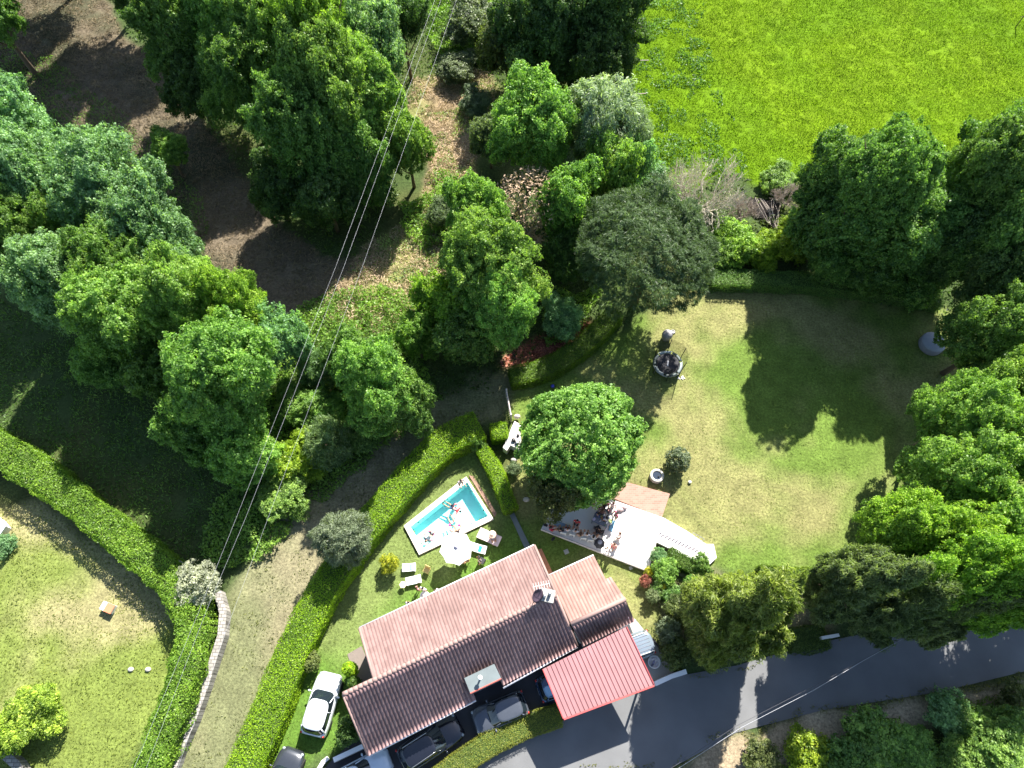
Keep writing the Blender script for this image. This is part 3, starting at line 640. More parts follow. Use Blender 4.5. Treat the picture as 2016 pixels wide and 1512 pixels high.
middle = [
 ('broad5', 2, 745, 760, 6, 85, 5, 'bright', 'bright tree between the power lines and the shaded track'),
 ('broad3', 3, 690, 700, 4, 50, 3, 'mid', 'small tree above left of the bright track-side tree'),
 ('broad3', 1, 805, 800, 4, 55, 3.4, 'mid', 'shaded tree leaning over the dark track'),
 ('broad5', 1, 935, 440, 7, 66, 4.5, 'bright', 'bright tree left of the brown dead tree'),
 ('broad3', 2, 870, 600, 5, 62, 3.8, 'yell', 'yellow-green tree at the left of the middle clump beside the tan scrub'),
 ('broad5', 4, 975, 540, 8, 95, 5.5, 'bright', 'biggest green crown of the middle clump'),
 ('broad5', 3, 985, 612, 6.5, 72, 4.6, 'bright', 'green crown at the foot of the middle clump'),
 ('broad3', 1, 910, 660, 4.5, 60, 3.5, 'mid', 'shaded crown at the lower left of the middle clump'),
 ('broad3', 3, 820, 660, 4, 42, 3, 'bright', 'small tree on the slope below the tan scrub'),
 ('broad5', 1, 1045, 255, 8, 88, 5, 'bright', 'round bright tree above the brown dead tree'),
 ('broad3', 2, 965, 270, 4, 42, 3, 'grey', 'small grey-green tree half hidden left of the round bright tree'),
 ('broad3', 1, 1115, 395, 7, 62, 4, 'bright', 'bright tree right of the brown dead tree'),
 ('broad3', 3, 1110, 505, 4, 45, 3.2, 'dark', 'dark small tree touching the pine on its left'),
 ('broad3', 1, 1195, 345, 6.5, 58, 4, 'bright', 'green tree in front of the silvery willow'),
 ('broad3', 2, 1240, 320, 5, 45, 3.4, 'blue', 'bluish tree right below the silvery willow'),
 ('broad3', 3, 868, 420, 1.8, 30, 1.4, 'grey', 'pale bush in the gap above the tan scrub'),
 ('broad3', 2, 1105, 625, 2.2, 42, 1.8, 'blue', 'bluish bush behind the leaf litter'),
]
for a in middle: tt(*a, group=GC)
tt('willow', 1, 1190, 240, 8, 80, 4.6, 'silver', 'silvery pale willow at the corner of the bright field', name='willow_tree')
tt('willow', 1, 1238, 270, 6, 48, 3.6, 'silver', 'smaller silvery willow crown touching the bright field', name='willow_tree')
topc = [
 ('broad5', 4, 1070, 40, 8, 105, 6, 'dark', 'very dark tree at the top centre'),
 ('broad5', 2, 1190, 40, 8, 90, 6, 'dark', 'dark tree at the top beside the bright field'),
 ('broad3', 2, 1000, 90, 5, 60, 3.6, 'olive', 'dull olive tree right of the power lines at the top'),
 ('broad5', 1, 1175, 140, 5, 75, 4.5, 'dark', 'dark tree above the silvery willow'),
 ('broad3', 1, 1080, 150, 4, 60, 3.2, 'dark', 'low dark tree above the round bright tree'),
 ('broad3', 3, 930, 40, 3, 60, 2.4, 'grey', 'pale scrubby tree beside the power lines at the top edge'),
]
for i, (x, y) in enumerate([(170, -150), (30, -190), (-110, -120), (-60, -30), (300, -140)]):
    topc.append(('broad5', 1+i % 4, x, y, 10, 85, 6.5, 'mid', ('nearest', 'farthest', 'leftmost', 'lowest', 'rightmost')[i]+' tree of the row beyond the upper left corner'))
for a in topc[:6]: tt(*a, group='dark trees at top centre')
for a in topc[6:]: tt(*a, group='wood beyond the upper left corner')
right = [
 ('garden', 2, 1740, 350, 12.5, 84, 4.4, 'mid', 'big tree at the lower edge of the bright field, left one of the pair'),
 ('broad5', 1, 1950, 335, 13, 78, 4.4, 'mid', 'big tree at the lower edge of the bright field, right one of the pair'),
 ('broad5', 1, 1735, 430, 7.5, 118, 4.8, 'mid', 'shaded tree overhanging the top of the big lawn'),
 ('broad3', 2, 1640, 430, 6, 76, 3.8, 'mid', 'smaller tree at the upper left shoulder of the big lawn trees'),
 ('broad5', 2, 1930, 340, 10, 88, 5.5, 'mid', 'tall tree near the right edge beside the bright field'),
 ('broad5', 3, 1975, 430, 10, 92, 5.5, 'mid', 'tall tree at the right edge below the field'),
 ('broad3', 1, 1640, 515, 3.2, 48, 2.6, 'mid', 'low tree right above the lawn hedge, left one of three'),
 ('broad3', 3, 1725, 535, 3.2, 50, 2.6, 'mid', 'low tree right above the lawn hedge, middle one of three'),
 ('broad3', 2, 1810, 550, 3.2, 50, 2.6, 'mid', 'low tree right above the lawn hedge, right one of three'),
 ('broad5', 2, 1650, 360, 8, 82, 4.4, 'mid', 'broad tree at the field edge, leftmost of the top right group'),
 ('broad5', 3, 1825, 440, 7, 88, 4.8, 'mid', 'shaded tree filling the gap behind the top right part of the lawn hedge'),
 ('broad5', 4, 1890, 470, 7, 85, 5.2, 'dark', 'dark tree above the upper right corner of the lawn'),
 ('broad5', 1, 1975, 550, 7, 85, 5, 'dark', 'dark tree at the right edge above the grey tub'),
 ('broad5', 2, 1950, 660, 6.5, 82, 4.6, 'mid', 'green tree right of the grey round tub'),
 ('broad5', 3, 1990, 770, 7, 80, 4.6, 'bright', 'green tree at the right edge below the tub'),
 ('broad5', 4, 1885, 825, 7.5, 78, 4.6, 'bright', 'bright tree whose left tip reaches over the lawn shade'),
 ('broad5', 1, 1985, 880, 8, 80, 4.8, 'bright', 'bright tree at the right edge beside the lawn tip tree'),
 ('broad5', 2, 1880, 945, 7.5, 95, 4.8, 'bright', 'large bright tree in the middle of the right border'),
 ('broad5', 3, 1780, 1050, 7, 82, 4.6, 'yell', 'yellow-green tree at the lower right corner of the lawn'),
 ('broad5', 4, 1870, 1060, 8, 85, 4.8, 'yell', 'yellow-green tree right of the lawn corner tree'),
 ('broad5', 1, 1970, 1040, 8, 85, 4.8, 'bright', 'bright tree at the right edge level with the lawn corner'),
 ('broad5', 2, 1860, 1140, 9, 82, 5.5, 'yell', 'yellow-green tree just above the roadside conifers'),
 ('broad5', 3, 1960, 1150, 10.5, 85, 6, 'yell', 'yellow-green tree overhanging the road at the right edge'),
 ('broad5', 4, 2045, 1170, 11, 75, 6, 'bright', 'tree cut by the right edge above the road'),
 ('broad5', 2, 2165, 1035, 9, 112, 6, 'bright', 'tree standing just outside the right edge above the road'),
 ('broad5', 1, 2285, 1010, 9, 115, 6, 'bright', 'tree farthest outside the right edge above the road'),
]
for a in right: tt(*a, group=GR)
tt('pine5', 1, 1275, 500, 7.5, 141, 3.7, 'pine', 'large domed grey-green pine above the trampoline', name='pine_tree')
tt('garden', 1, 1140, 868, 5.5, 117, 3.9, 'bright', 'broad round shade tree beside the terrace', name='walnut_tree')
tt('broad3', 2, 1092, 962, 3.6, 56, 2.5, 'olive', 'dark magnolia-like tree overhanging the terrace corner', name='magnolia_tree')
tt('willow', 2, 675, 1063, 3.4, 58, 2.6, 'greyb', 'grey-green olive tree standing in the long hedge', name='olive_tree')
for a in [('conifer', 1, 1442, 1205, 6.5, 93, 6.2, 'conif', 'large olive green conifer between the garden bed and the road'),
          ('conifer', 2, 1408, 1262, 4.5, 48, 4.4, 'conif', 'conifer left of the large olive green one, near the carport'),
          ('conifer', 3, 1505, 1185, 5.5, 54, 5, 'conif', 'right-hand shoulder conifer next to the large olive green one'),
          ('conifer', 2, 1675, 1155, 6.5, 70, 5.8, 'conifd', 'dark green conifer left of the yellow-green trees'),
          ('conifer', 1, 1748, 1200, 6, 62, 5.2, 'conifd', 'dark conifer in the middle of the roadside group'),
          ('conifer', 3, 1838, 1200, 6, 66, 5.4, 'conifd', 'rightmost dark conifer hanging over the road')]:
    tt(*a, name='conifer', group='roadside conifers')
for a in [('fuzzy', 1, 700, 692, 1.8, 32, 1.8, (.13, .22, .09), 'young feathery pine, upper right of the power-line three'), ('fuzzy', 2, 622, 725, 2.2, 42, 2.2, (.13, .22, .09), 'young feathery pine under the power lines, left one'),
          ('fuzzy', 3, 648, 868, 2.5, 52, 2.5, (.13, .22, .09), 'young feathery pine near the shaded track, lowest one')]:
    tt(*a, name='young_pine', group='young pines under the power lines')
SH = [
 (580, 800, 1.5, 45, 1.5, 'bright', 'bright bush under the power lines, level with the biggest left crown'), (600, 900, 1.6, 55, 1.6, 'lime', 'lime green bush right of the left belt tip'),
 (560, 980, 1.4, 50, 1.3, 'bright', 'bright bush lowest in the power-line thicket'), (530, 900, 1.6, 30, 1.3, 'yell', 'yellow-green bush crossed by the leftmost wire'), (640, 810, 1.3, 42, 1.3, 'bright', 'bush left of the bright track-side tree'),
 (700, 850, 1.5, 45, 1.4, 'mid', 'shaded bush beside the dark track'), (900, 130, 1.2, 40, 1.2, 'grey', 'pale bush right of the wires near the top'), (935, 200, 1.2, 34, 1.0, 'grey', 'pale bush above the tan scrub'),
 (1445, 478, 1.5, 52, 1.8, 'yell', 'yellow-green bush right of the pine'), (1500, 500, 1.4, 40, 1.6, 'lime', 'lime bush below the dark void'), (1560, 475, 1.7, 50, 1.9, 'lime', 'lime bush right of the dark void'),
 (1415, 505, 1.3, 30, 1.4, 'bright', 'green bush touching the right rim of the pine'), (1600, 440, 1.7, 40, 1.8, 'yell', 'yellow-green bush left of the big field-edge trees'), (1530, 352, 1.2, 35, 1.1, 'bright', 'small bush on the field edge above the dark void'),
 (1325, 385, 1.2, 32, 1.2, 'bright', 'green bush left of the bare tree'), (1280, 350, 1.2, 30, 1.2, 'blue', 'bush between the willow and the bare tree'),
 (1590, 1478, 1.0, 42, 1.1, 'lime', 'lime bush on the bank at the bottom edge'), (1500, 1490, .9, 36, .9, 'olive', 'dull bush at the bottom left of the bank'), (1715, 1450, 1.0, 48, 1.0, 'bright', 'dark bush on the bank, centre'),
 (1800, 1480, 1.0, 50, 1.0, 'bright', 'green bush at the bottom edge right of the dark one'), (1870, 1408, .9, 42, .9, (.15, .27, .10), 'bluish bush on the bank near the road'), (1950, 1450, 1.4, 66, 1.6, 'bright', 'big bright bush in the bottom right corner'),
 (2010, 1390, 1.1, 40, 1.2, 'olive', 'olive bush at the right edge of the bank'), (1905, 1505, 1.2, 50, 1.2, 'bright', 'bright bush at the bottom edge near the right corner'), (1660, 1500, 1.0, 40, 1.0, 'mid', 'small bush at the bottom between the lime and the dark one'),
 (58, 1405, 1.7, 60, 1.6, (.22, .34, .05), 'large lime shrub in the lower left garden'), (20, 1440, 1.4, 40, 1.3, 'lime', 'smaller lime shrub at the lower left edge'), (6, 1075, .5, 22, .6, 'blue', 'small green bush at the left edge by the white roof corner'),
 (385, 1150, 2.4, 42, 1.0, 'flower', 'white flowering shrub at the bend of the stone wall'), (1335, 905, 1.2, 24, 1.15, 'greyb', 'small grey-green bush on the lawn beside the round planter'),
 (610, 1302, 1.1, 20, .75, (.14, .17, .05), 'round speckled bush between the hedge and the white car'), (765, 1110, 1.1, 18, .8, 'yellow', 'yellow-leaved shrub on the pool lawn'),
 (1298, 1095, .7, 16, .7, 'blue', 'bluish shrub at the terrace corner'), (1310, 1125, .9, 24, .9, 'bright', 'glossy green shrub in the garden bed nearest the terrace'), (1300, 1160, .7, 22, .6, 'mid', 'dark green shrub at the left of the garden bed'),
 (1325, 1172, .7, 22, .7, 'mid', 'dark green shrub behind the yellow flowers'), (1362, 1148, .6, 14, .6, 'bright', 'small round shrub in the middle of the bed'), (1278, 1128, .5, 10, .5, 'yellow', 'yellow shrub at the lower terrace corner'),
 (1273, 1143, .5, 13, .5, 'bronze', 'reddish shrub below the terrace corner'), (1305, 1156, .9, 6, .3, 'yellow', 'tuft of yellow flowers on the dark shrub'), (1285, 1173, .8, 14, .6, (.19, .22, .11), 'pale variegated ball shrub at the lower left of the bed'),
 (1318, 1245, 1.4, 24, 1.3, 'greyb', 'grey-green shrub right of the parked roof-rack car'), (1330, 1285, 1.3, 28, 1.3, 'olive', 'olive shrub right of the white tub'), (1380, 1110, 1.0, 18, .9, 'mid', 'green shrub at the right end of the dark hedge'),
 (1340, 1205, 1.0, 30, 1.0, 'olive', 'olive shrub at the foot of the garden bed'), (688, 1440, 1.6, 24, 1.6, 'dark', 'dark bush against the lower left wall of the house'), (940, 870, 1.0, 18, 1.1, 'mid', 'bush at the end of the long hedge'),
 (1010, 925, .5, 14, .5, 'grey', 'dry pale plant by the narrow hedge'), (1380, 445, 1.2, 34, 1.2, 'grey', 'grey bush at the foot of the bare tree'),
]
for i, (x, y, zc, r, rz, col, lb) in enumerate(SH):
    big = r*mpp(y, zc) > 1.6
    tree('broad3' if big else ('round' if 'round' in lb and 'bush' in lb or 'ball' in lb else 'shrub'), 1+i % 3, x, y, max(zc, rz*.75), r, rz, col, lb, name='shrub', cat='shrub', group='shrubs around the gardens and verges')
tree('column', 1, 690, 1318, 1.5, 13, 1.5, G_H, 'slim yellow-green column shrub left of the house', name='column_shrub', cat='shrub')
tree('column', 2, 697, 1345, 1.3, 12, 1.3, (.06, .12, .015), 'short darker column shrub left of the house', name='column_shrub', cat='shrub')

def bare_tree(label, x, y, zc, rpx, col, seed, name='bare_tree', n0=7, lean=0.3, m=None, tw=2.2):
    r = random.Random(seed); c = P(x, y, zc); rr = rpx*mpp(y, zc); mb = MB(); root = thing(name, label, 'tree' if 'tree' in name else 'shrub', (c.x, c.y, 0), 0)
    br = MB(); h = zc
    def grow(p, d, l, w, dep):
        q = p+d*l; mid = p+d*l*.5+Vector((r.uniform(-1, 1), r.uniform(-1, 1), r.uniform(-1, 1)))*l*.08
        (mb if dep < 1 else br).tube([p, mid, q], [w, w*.8, w*.55], 5 if dep < 2 else 3, cap=False)
        if dep >= 5: return
        for k in range(3 if dep < 4 else 3):
            nd = (d+Vector((r.uniform(-1, 1), r.uniform(-1, 1), r.uniform(-.5, .8)))*.75).normalized(); grow(q if k else mid, nd, l*r.uniform(.6, .9), max(.016, w*.62), dep+1)
    mb.tube([(0, 0, 0), (0, 0, h*.35)], [.022*rr+.05, .02*rr+.03], 8)
    for k in range(n0):
        a = k*2.4+r.random(); d = Vector((math.cos(a), math.sin(a), .75+.6*r.random())).normalized(); grow(Vector((0, 0, h*.33)), d, rr*.36, .07+.008*rr, 0)
    mm = m or mat('bleached_twigs', (.56, .51, .41), .9, var=.2)
    mb.build('trunk', M_BARKP, root, True); br.build('branches', mm, root); return root
bare_tree('leafless pale grey tree right above the pine', 1388, 375, 4.2, 105, None, 3)
bare_tree('bare greyish tree cut by the right edge beside the field', 2020, 300, 4, 62, None, 5)
bare_tree('bare twiggy bush above the dark void', 1556, 385, 1.8, 42, None, 7, name='bare_bush', m=mat('grey_twigs', (.42, .36, .31), .9))
bare_tree('bare twiggy bush left of the dark void', 1465, 415, 1.5, 42, None, 8, name='bare_bush', m=mat('grey_twigs', (.42, .36, .31), .9))
dt = bare_tree('brown half-dead tree in the middle clump', 1045, 385, 7.5, 88, None, 9, name='dead_tree', m=mat('brown_twigs', (.46, .34, .26), .9))
def dead_leaves(parent, zc, rr, n, col):
    rng = np.random.default_rng(5); d = rdir(n, rng); d[:, 2] = np.abs(d[:, 2])*.9-.15; p = d*rr*(.6+.45*rng.random((n, 1)))+np.array([0, 0, zc])
    me = leaf_mesh('withered_leaves', p, unit(d+rng.normal(size=d.shape)), .10+.08*rng.random(n), .3+.5*rng.random(n), .35, None, rng); o = link('withered_leaves', me, M_DRY, parent); o.color = (*col, 1)
dead_leaves(dt, 7.0, 3.0, 1500, (.36, .26, .19))

# ------------------------------------------------------------------ house
def tintmat(name, c0, c1, rough=.85):
    m, nt, N, L, b = nodes(name); at = N.new('ShaderNodeAttribute'); at.attribute_name = 'tint'
    mx = N.new('ShaderNodeMix'); mx.data_type = 'RGBA'; mx.inputs[6].default_value = (*c0, 1); mx.inputs[7].default_value = (*c1, 1); L.new(at.outputs['Fac'], mx.inputs[0])
    tc = N.new('ShaderNodeTexCoord'); nz = N.new('ShaderNodeTexNoise'); nz.inputs['Scale'].default_value = .9; nz.inputs['Detail'].default_value = 8; L.new(tc.outputs['Object'], nz.inputs['Vector'])
    mr = N.new('ShaderNodeMapRange'); mr.inputs[1].default_value = .3; mr.inputs[2].default_value = .7; mr.inputs[3].default_value = .78; mr.inputs[4].default_value = 1.15; L.new(nz.outputs[0], mr.inputs[0])
    vm = N.new('ShaderNodeVectorMath'); vm.operation = 'SCALE'; L.new(mx.outputs[2], vm.inputs[0]); L.new(mr.outputs[0], vm.inputs['Scale']); L.new(vm.outputs[0], b.inputs['Base Color'])
    b.inputs['Roughness'].default_value = rough; return m
M_TILE = tintmat('clay_tiles', (.20, .125, .115), (.25, .158, .147)); M_TILE_SHADE = tintmat('shade_lifted_tiles', (.27, .165, .16), (.34, .215, .205)); M_TILE2 = tintmat('orange_clay_tiles', (.235, .14, .12), (.295, .18, .155))  # same clay; lower slopes take a paler colour to offset their shade
M_RIDGE = mat('ridge_tiles', (.27, .18, .16), .85, var=.2, scale=5)
def tiled(name, A, B, Cc, D, m, parent, pitch=.225, amp=.075, row=.40, hole=None, seg=6, seed=0):
    A, B, Cc, D = map(np.array, (A, B, Cc, D)); nu = max(2, int(np.linalg.norm(B-A)/pitch)); nv = max(2, int(np.linalg.norm(D-A)/row))
    U = np.arange(nu*seg+1)/(nu*seg); ph = (np.arange(nu*seg+1) % seg)/seg
    prof = amp*np.sqrt(np.clip(1-((ph-.36)/.36)**2, 0, 1))
    Vv = []; H = []
    for k in range(nv):
        Vv += [k/nv, (k+.999)/nv]; H += [0.0, .045]
    Vv = np.array(Vv); H = np.array(H); n = np.cross(Cc-A, B-D); n = n/np.linalg.norm(n); n = n*(1 if n[2] > 0 else -1)
    u = U[None, :, None]; v = Vv[:, None, None]
    Pt = (A*(1-u)+B*u)*(1-v)+(D*(1-u)+Cc*u)*v + n*(prof[None, :, None]+H[:, None, None])
    Pt = Pt-np.array(parent.location); ny, nx = len(Vv), len(U); idx = np.arange(nx*ny).reshape(ny, nx)
    q = np.stack([idx[1:, :-1], idx[1:, 1:], idx[:-1, 1:], idx[:-1, :-1]], -1).reshape(-1, 4)
    ctr = Pt.reshape(-1, 3)[q].mean(1)
    if hole is not None:
        k = ~inpoly(ctr[:, 0]+parent.location.x, ctr[:, 1]+parent.location.y, [(p.x, p.y) for p in hole]); q = q[k]
    jj = (np.arange(ny-1)//2)[:, None]*np.ones((1, nx-1), int); ii = np.ones((ny-1, 1), int)*(np.arange(nx-1)//seg)[None, :]
    g = np.random.default_rng(seed).random((nv+1, nu+1)); tint = g[jj, ii].reshape(-1)
    if hole is not None: tint = tint[k]
    nq = len(q); me = bpy.data.meshes.new(name); me.vertices.add(nx*ny); me.vertices.foreach_set('co', Pt.reshape(-1))
    me.loops.add(4*nq); me.loops.foreach_set('vertex_index', q.reshape(-1).astype(np.int32)); me.polygons.add(nq)
    me.polygons.foreach_set('loop_start', np.arange(0, 4*nq, 4, dtype=np.int32)); me.polygons.foreach_set('loop_total', np.full(nq, 4, dtype=np.int32))
    at = me.attributes.new('tint', 'FLOAT', 'FACE'); at.data.foreach_set('value', tint.astype(np.float32)); me.update()
    return link(name, me, m, parent)
EZ, RZ = 3.3, 4.6
hb = P(900, 1290, 0); house = thing('house', 'long low house with pale pink tiled roof, dark lower slope and a lower annex', 'house', (hb.x, hb.y, 0))
RL, RR = P(676, 1367, RZ), P(1095, 1171, RZ); RI = RL.lerp(RR, .139)
UL, UR = P(708, 1237, EZ), P(1052, 1074, EZ); LL, LR = P(725, 1487, EZ), P(1136, 1272, EZ)
SZ = 4.25
SLAB = [P(914, 1335, SZ), P(973, 1307, SZ), P(987, 1336, SZ), P(926, 1365, SZ)]
sl0 = SLAB; HOLE = [SLAB[0]+Vector((.03, -.03, 0)), SLAB[1]+Vector((-.03, -.03, 0)), P(991, 1354, EZ), P(992, 1362, EZ-.3), P(940, 1392, EZ-.3), P(937, 1376, EZ)]
r1 = tiled('roof', RI, RR, UR, UL, M_TILE, house, seed=1, amp=.05); r1['label'] = 'sunlit pale pink upper roof slope'
r2 = tiled('roof', RL, RR, LR, LL, M_TILE_SHADE, house, hole=HOLE, seed=2, amp=.12, pitch=.235); r2['label'] = 'darker lower roof slope facing the road'
mb = MB(); n = 46
for k in range(n):
    a = RL.lerp(RR, k/n); b = RL.lerp(RR, (k+1.06)/n if k < n-1 else 1); mb.tube([a+Vector((0, 0, .02)), b+Vector((0, 0, .05))], [.17, .155], 8)
mb.build('ridge', M_RIDGE, house, True, world=True)
AZ, AE = 4.0, 3.1
aRL, aRR = P(1124, 1229, AZ), P(1231, 1179, AZ)
aUL, aUR = P(1080, 1134, AE), P(1169, 1094, AE)
r3 = tiled('roof', aRL, P(1216, 1186, AZ), aUR, aUL, M_TILE2, house, seed=3, amp=.05); r3['label'] = 'orange-pink roof slope of the annex'
r5 = tiled('roof', P(1216, 1186, AZ), aRR, P(1203, 1136, AE+.38), P(1192, 1141, AE+.38), M_TILE2, house, seed=5, amp=.05); r5['label'] = 'narrow stepped strip of the annex roof'
r4 = tiled('roof', aRL, aRR, P(1249, 1221, AE), P(1146, 1271, AE), M_TILE_SHADE, house, seed=4, amp=.12, pitch=.235); r4['label'] = 'dark lower slope of the annex roof'
mb = MB(); mb.tube([aRL+Vector((0, 0, .03)), aRR+Vector((0, 0, .03))], .16, 8); mb.build('ridge', M_RIDGE, house, True, world=True)
def inset(pts, d):
    c = sum(pts, Vector())/len(pts); return [p+(Vector((c.x-p.x, c.y-p.y, 0)).normalized()*d) for p in pts]
def lowered(pts, dz): return [Vector((p.x, p.y, p.z-dz)) for p in pts]
def shrink_quad(q, d):
    out = []
    n = len(q)
    for i in range(n):
        a = (q[(i+1) % n]-q[i]); b = (q[i-1]-q[i]); a.z = b.z = 0; out.append(q[i]+a.normalized()*d+b.normalized()*d)
    return out
q1 = shrink_quad([RI, RR, UR, UL], .35); q2 = shrink_quad([RL, RR, LR, LL], .45)
# pull the ridge side back together, lower slope wall has the notch at the roof box
rI, rR2 = RI+(RR-RI).normalized()*.35, RR-(RR-RI).normalized()*.35; rL = RL+(RR-RL).normalized()*.45
mb = MB(); mb.prism([rI-Vector((0, 0, .15)), rR2-Vector((0, 0, .15)), q1[2]-Vector((0, 0, .12)), q1[3]-Vector((0, 0, .12))], 0, None)
def rz_at(p):   # height of the lower slope under a point
    d = (LL-RL); d.z = 0; t = max(0, min(1, (p-RL).dot(d)/d.length_squared-.02)); return RZ+(EZ-RZ)*t-.16
f = lambda p: Vector((p.x, p.y, rz_at(p)))
e = (LR-LL).normalized(); up = (RL-LL); up.z = 0; up.normalize()
sA = SLAB[3]; sB = SLAB[2]
w = [rL, rR2, q2[2], f(P(991, 1345, EZ)), f(SLAB[1]-up*.1), f(SLAB[0]-up*.1), f(P(931, 1370, EZ)), q2[3]]
for i in (0, 1): w[i] = w[i]-Vector((0, 0, .18))
w[2] = w[2]-Vector((0, 0, .12)); w[-1] = w[-1]-Vector((0, 0, .12))
mb.prism(w, 0, None); mb.build('wall', M_PLASTER, house, world=True)
mb = MB(); q3 = shrink_quad([aRL, aRR, aUR, aUL], .3); q4 = shrink_quad([aRL, aRR, P(1249, 1221, AE), P(1146, 1271, AE)], .3)
for q in (q3, q4): q[0] = q[0]-Vector((0, 0, .2)); q[1] = q[1]-Vector((0, 0, .2)); mb.prism([p-Vector((0, 0, .12)) for p in q], 0, None)
o = mb.build('wall', M_PLASTER, house, world=True); o['label'] = 'annex wall'
# raised concrete roof box with a vent pipe
fr = shrink_quad(SLAB, .06); mb = MB(); mb.prism([(p.x, p.y, 0) for p in fr], 0.0, SZ-.12); mb.build('roof_box', mat('grey_render', (.2, .2, .2), .9), house, world=True)
mb = MB(); mb.prism([(p.x, p.y, 0) for p in SLAB], SZ-.12, SZ); slab = mb.build('flat_roof', M_CONCG, house, world=True)
mb = MB(); a, b = SLAB[3], SLAB[2]; mb.tube([a+Vector((0, 0, -.02)), b+Vector((0, 0, -.02))], .045, 6); mb.build('tile_trim', mat('red_trim', (.38, .09, .07), .7), house, world=True)
pv = P(946, 1335, SZ); mb = MB(); mb.tube([(pv.x, pv.y, SZ-.02), (pv.x, pv.y, SZ+.55)], .06, 10); mb.lathe([(.02, .55), (.14, .57), (.15, .66), (.09, .70), (.01, .71)], 14, (pv.x, pv.y, SZ)); mb.build('vent_pipe', M_WHITE, house, True, world=True)
def gutter(a, b, m=None, r=.06, zo=-.05):
    mb = MB(); mb.tube([a+Vector((0, 0, zo)), b+Vector((0, 0, zo))], r, 8); return mb.build('gutter', m or mat('white_gutter', (.66, .64, .68), .5), house, True, world=True)
gutter(LL-up*.05, P(937, 1379, EZ)); gutter(P(990, 1353, EZ)-up*.05, LR-up*.05); gutter(UL+up*.05, UR+up*.05); gutter(aUL+up*.05, aUR+up*.05); gutter(P(1146, 1272, AE), P(1249, 1222, AE))
def verge(a, b): mb = MB(); mb.tube([a+Vector((0, 0, .04)), b+Vector((0, 0, .04))], .10, 6); mb.build('verge_tiles', M_RIDGE, house, True, world=True)
verge(UR, RR); verge(RR, LR); verge(RL, LL); verge(UL, RI)
nrm = (RR-RI).cross(UL-RI).normalized(); nrm = nrm if nrm.z > 0 else -nrm
rot = Matrix((((RR-RI).normalized()), (nrm.cross((RR-RI).normalized())), nrm)).transposed()
for (x, y) in ((844, 1265), (968, 1185)):
    c = P(x, y, 3.95)
    me = MB().box((0, 0, 0), (.50, .62, .07), bev=.02).mesh('skylight'); me.transform(Matrix.Translation(c-house.location) @ rot.to_4x4()); s = link('skylight', me, M_WHITE, house)
    me = MB().box((0, 0, .05), (.36, .46, .02)).mesh('glass'); me.transform(Matrix.Translation(c-house.location) @ rot.to_4x4()); link('glass', me, mat('skylight_glass', (.45, .55, .65), .1), s)
# chimney with pipes, dish and aerial
cc = P(1076, 1172, 5.3); mb = MB(); mb.prism([(cc.x-.45, cc.y-.25), (cc.x+.35, cc.y-.42), (cc.x+.5, cc.y+.25), (cc.x-.3, cc.y+.42)], 3.9, 5.25); ch = mb.build('chimney', M_CONC, house, world=True)
mb = MB(); mb.prism([(cc.x-.55, cc.y-.3), (cc.x+.42, cc.y-.5), (cc.x+.58, cc.y+.3), (cc.x-.38, cc.y+.5)], 5.25, 5.35); mb.build('chimney_cap', M_CONC, ch, world=False).location = -Vector(house.location)
for dx, dy in ((-.15, -.1), (.2, .05)):
    mb = MB(); mb.tube([(cc.x+dx, cc.y+dy, 5.35), (cc.x+dx, cc.y+dy, 5.75)], .11, 10); o = mb.build('flue', M_METAL, ch, True); o.location = -Vector(house.location)
dc = P(1055, 1171, 5.6); me = MB().lathe([(.02, 0), (.18, .02), (.34, .08), (.46, .17), (.47, .19), (.34, .11), (.18, .05), (.02, .03)], 24).mesh('satellite_dish', True)
me.transform(Matrix.Translation(dc-house.location) @ Matrix.Rotation(.6, 4, 'Z') @ Matrix.Rotation(.8, 4, 'X') @ Matrix.Rotation(.3, 4, 'Y')); link('satellite_dish', me, mat('dark_dish', (.06, .04, .06), .5), house)
mb = MB(); mb.tube([(dc.x, dc.y, 4.4), (dc.x, dc.y, 5.6)], .03, 6); mb.tube([(dc.x, dc.y, 4.6), (cc.x, cc.y, 4.9)], .03, 6); mb.build('dish_bracket', M_WHITE, house, True, world=True)
ac = P(1066, 1152, 6.3); mb = MB(); mb.tube([(cc.x-.3, cc.y+.2, 5.2), (ac.x, ac.y, 6.3)], .02, 6); mb.tube([(ac.x-.55, ac.y-.12, 6.3), (ac.x+.55, ac.y+.12, 6.3)], .015, 5)
for k in range(7): q = -.5+k/6; mb.tube([(ac.x+q-.04, ac.y+q*.2+.22, 6.3), (ac.x+q+.04, ac.y+q*.2-.22, 6.3)], .010, 4)
mb.build('aerial', M_WHITE, house, world=True)
# carport
KZ = 4.1
K = [P(1069, 1317, KZ), P(1233, 1234, KZ-.15), P(1287.5, 1348.5, KZ-.45), P(1109.5, 1414.5, KZ-.4)]
kb = sum(K, Vector())/4; carport = thing('carport', 'carport with a ribbed red metal roof beside the road', 'carport', (kb.x, kb.y, 0))
A, B, Cc, D = map(np.array, K); nr = 21; us = []; hs = []
for k in range(nr): us += [(k+.0)/nr, (k+.78)/nr, (k+.82)/nr, (k+.90)/nr, (k+.94)/nr]; hs += [0, 0, -.07, -.07, 0]
us.append(1); hs.append(0); us = np.array(us); hs = np.array(hs); u = us[None, :, None]; v = np.array([0, 1.])[:, None, None]
Pt = (A*(1-u)+B*u)*(1-v)+(D*(1-u)+Cc*u)*v+np.array([0, 0, 1])*hs[None, :, None]; nx = len(us); vs = [tuple(p-np.array(kb*1.0)*np.array([1, 1, 0])) for p in Pt.reshape(-1, 3)]
mb = MB().add(vs, [(nx+i, nx+i+1, i+1, i) for i in range(nx-1)])
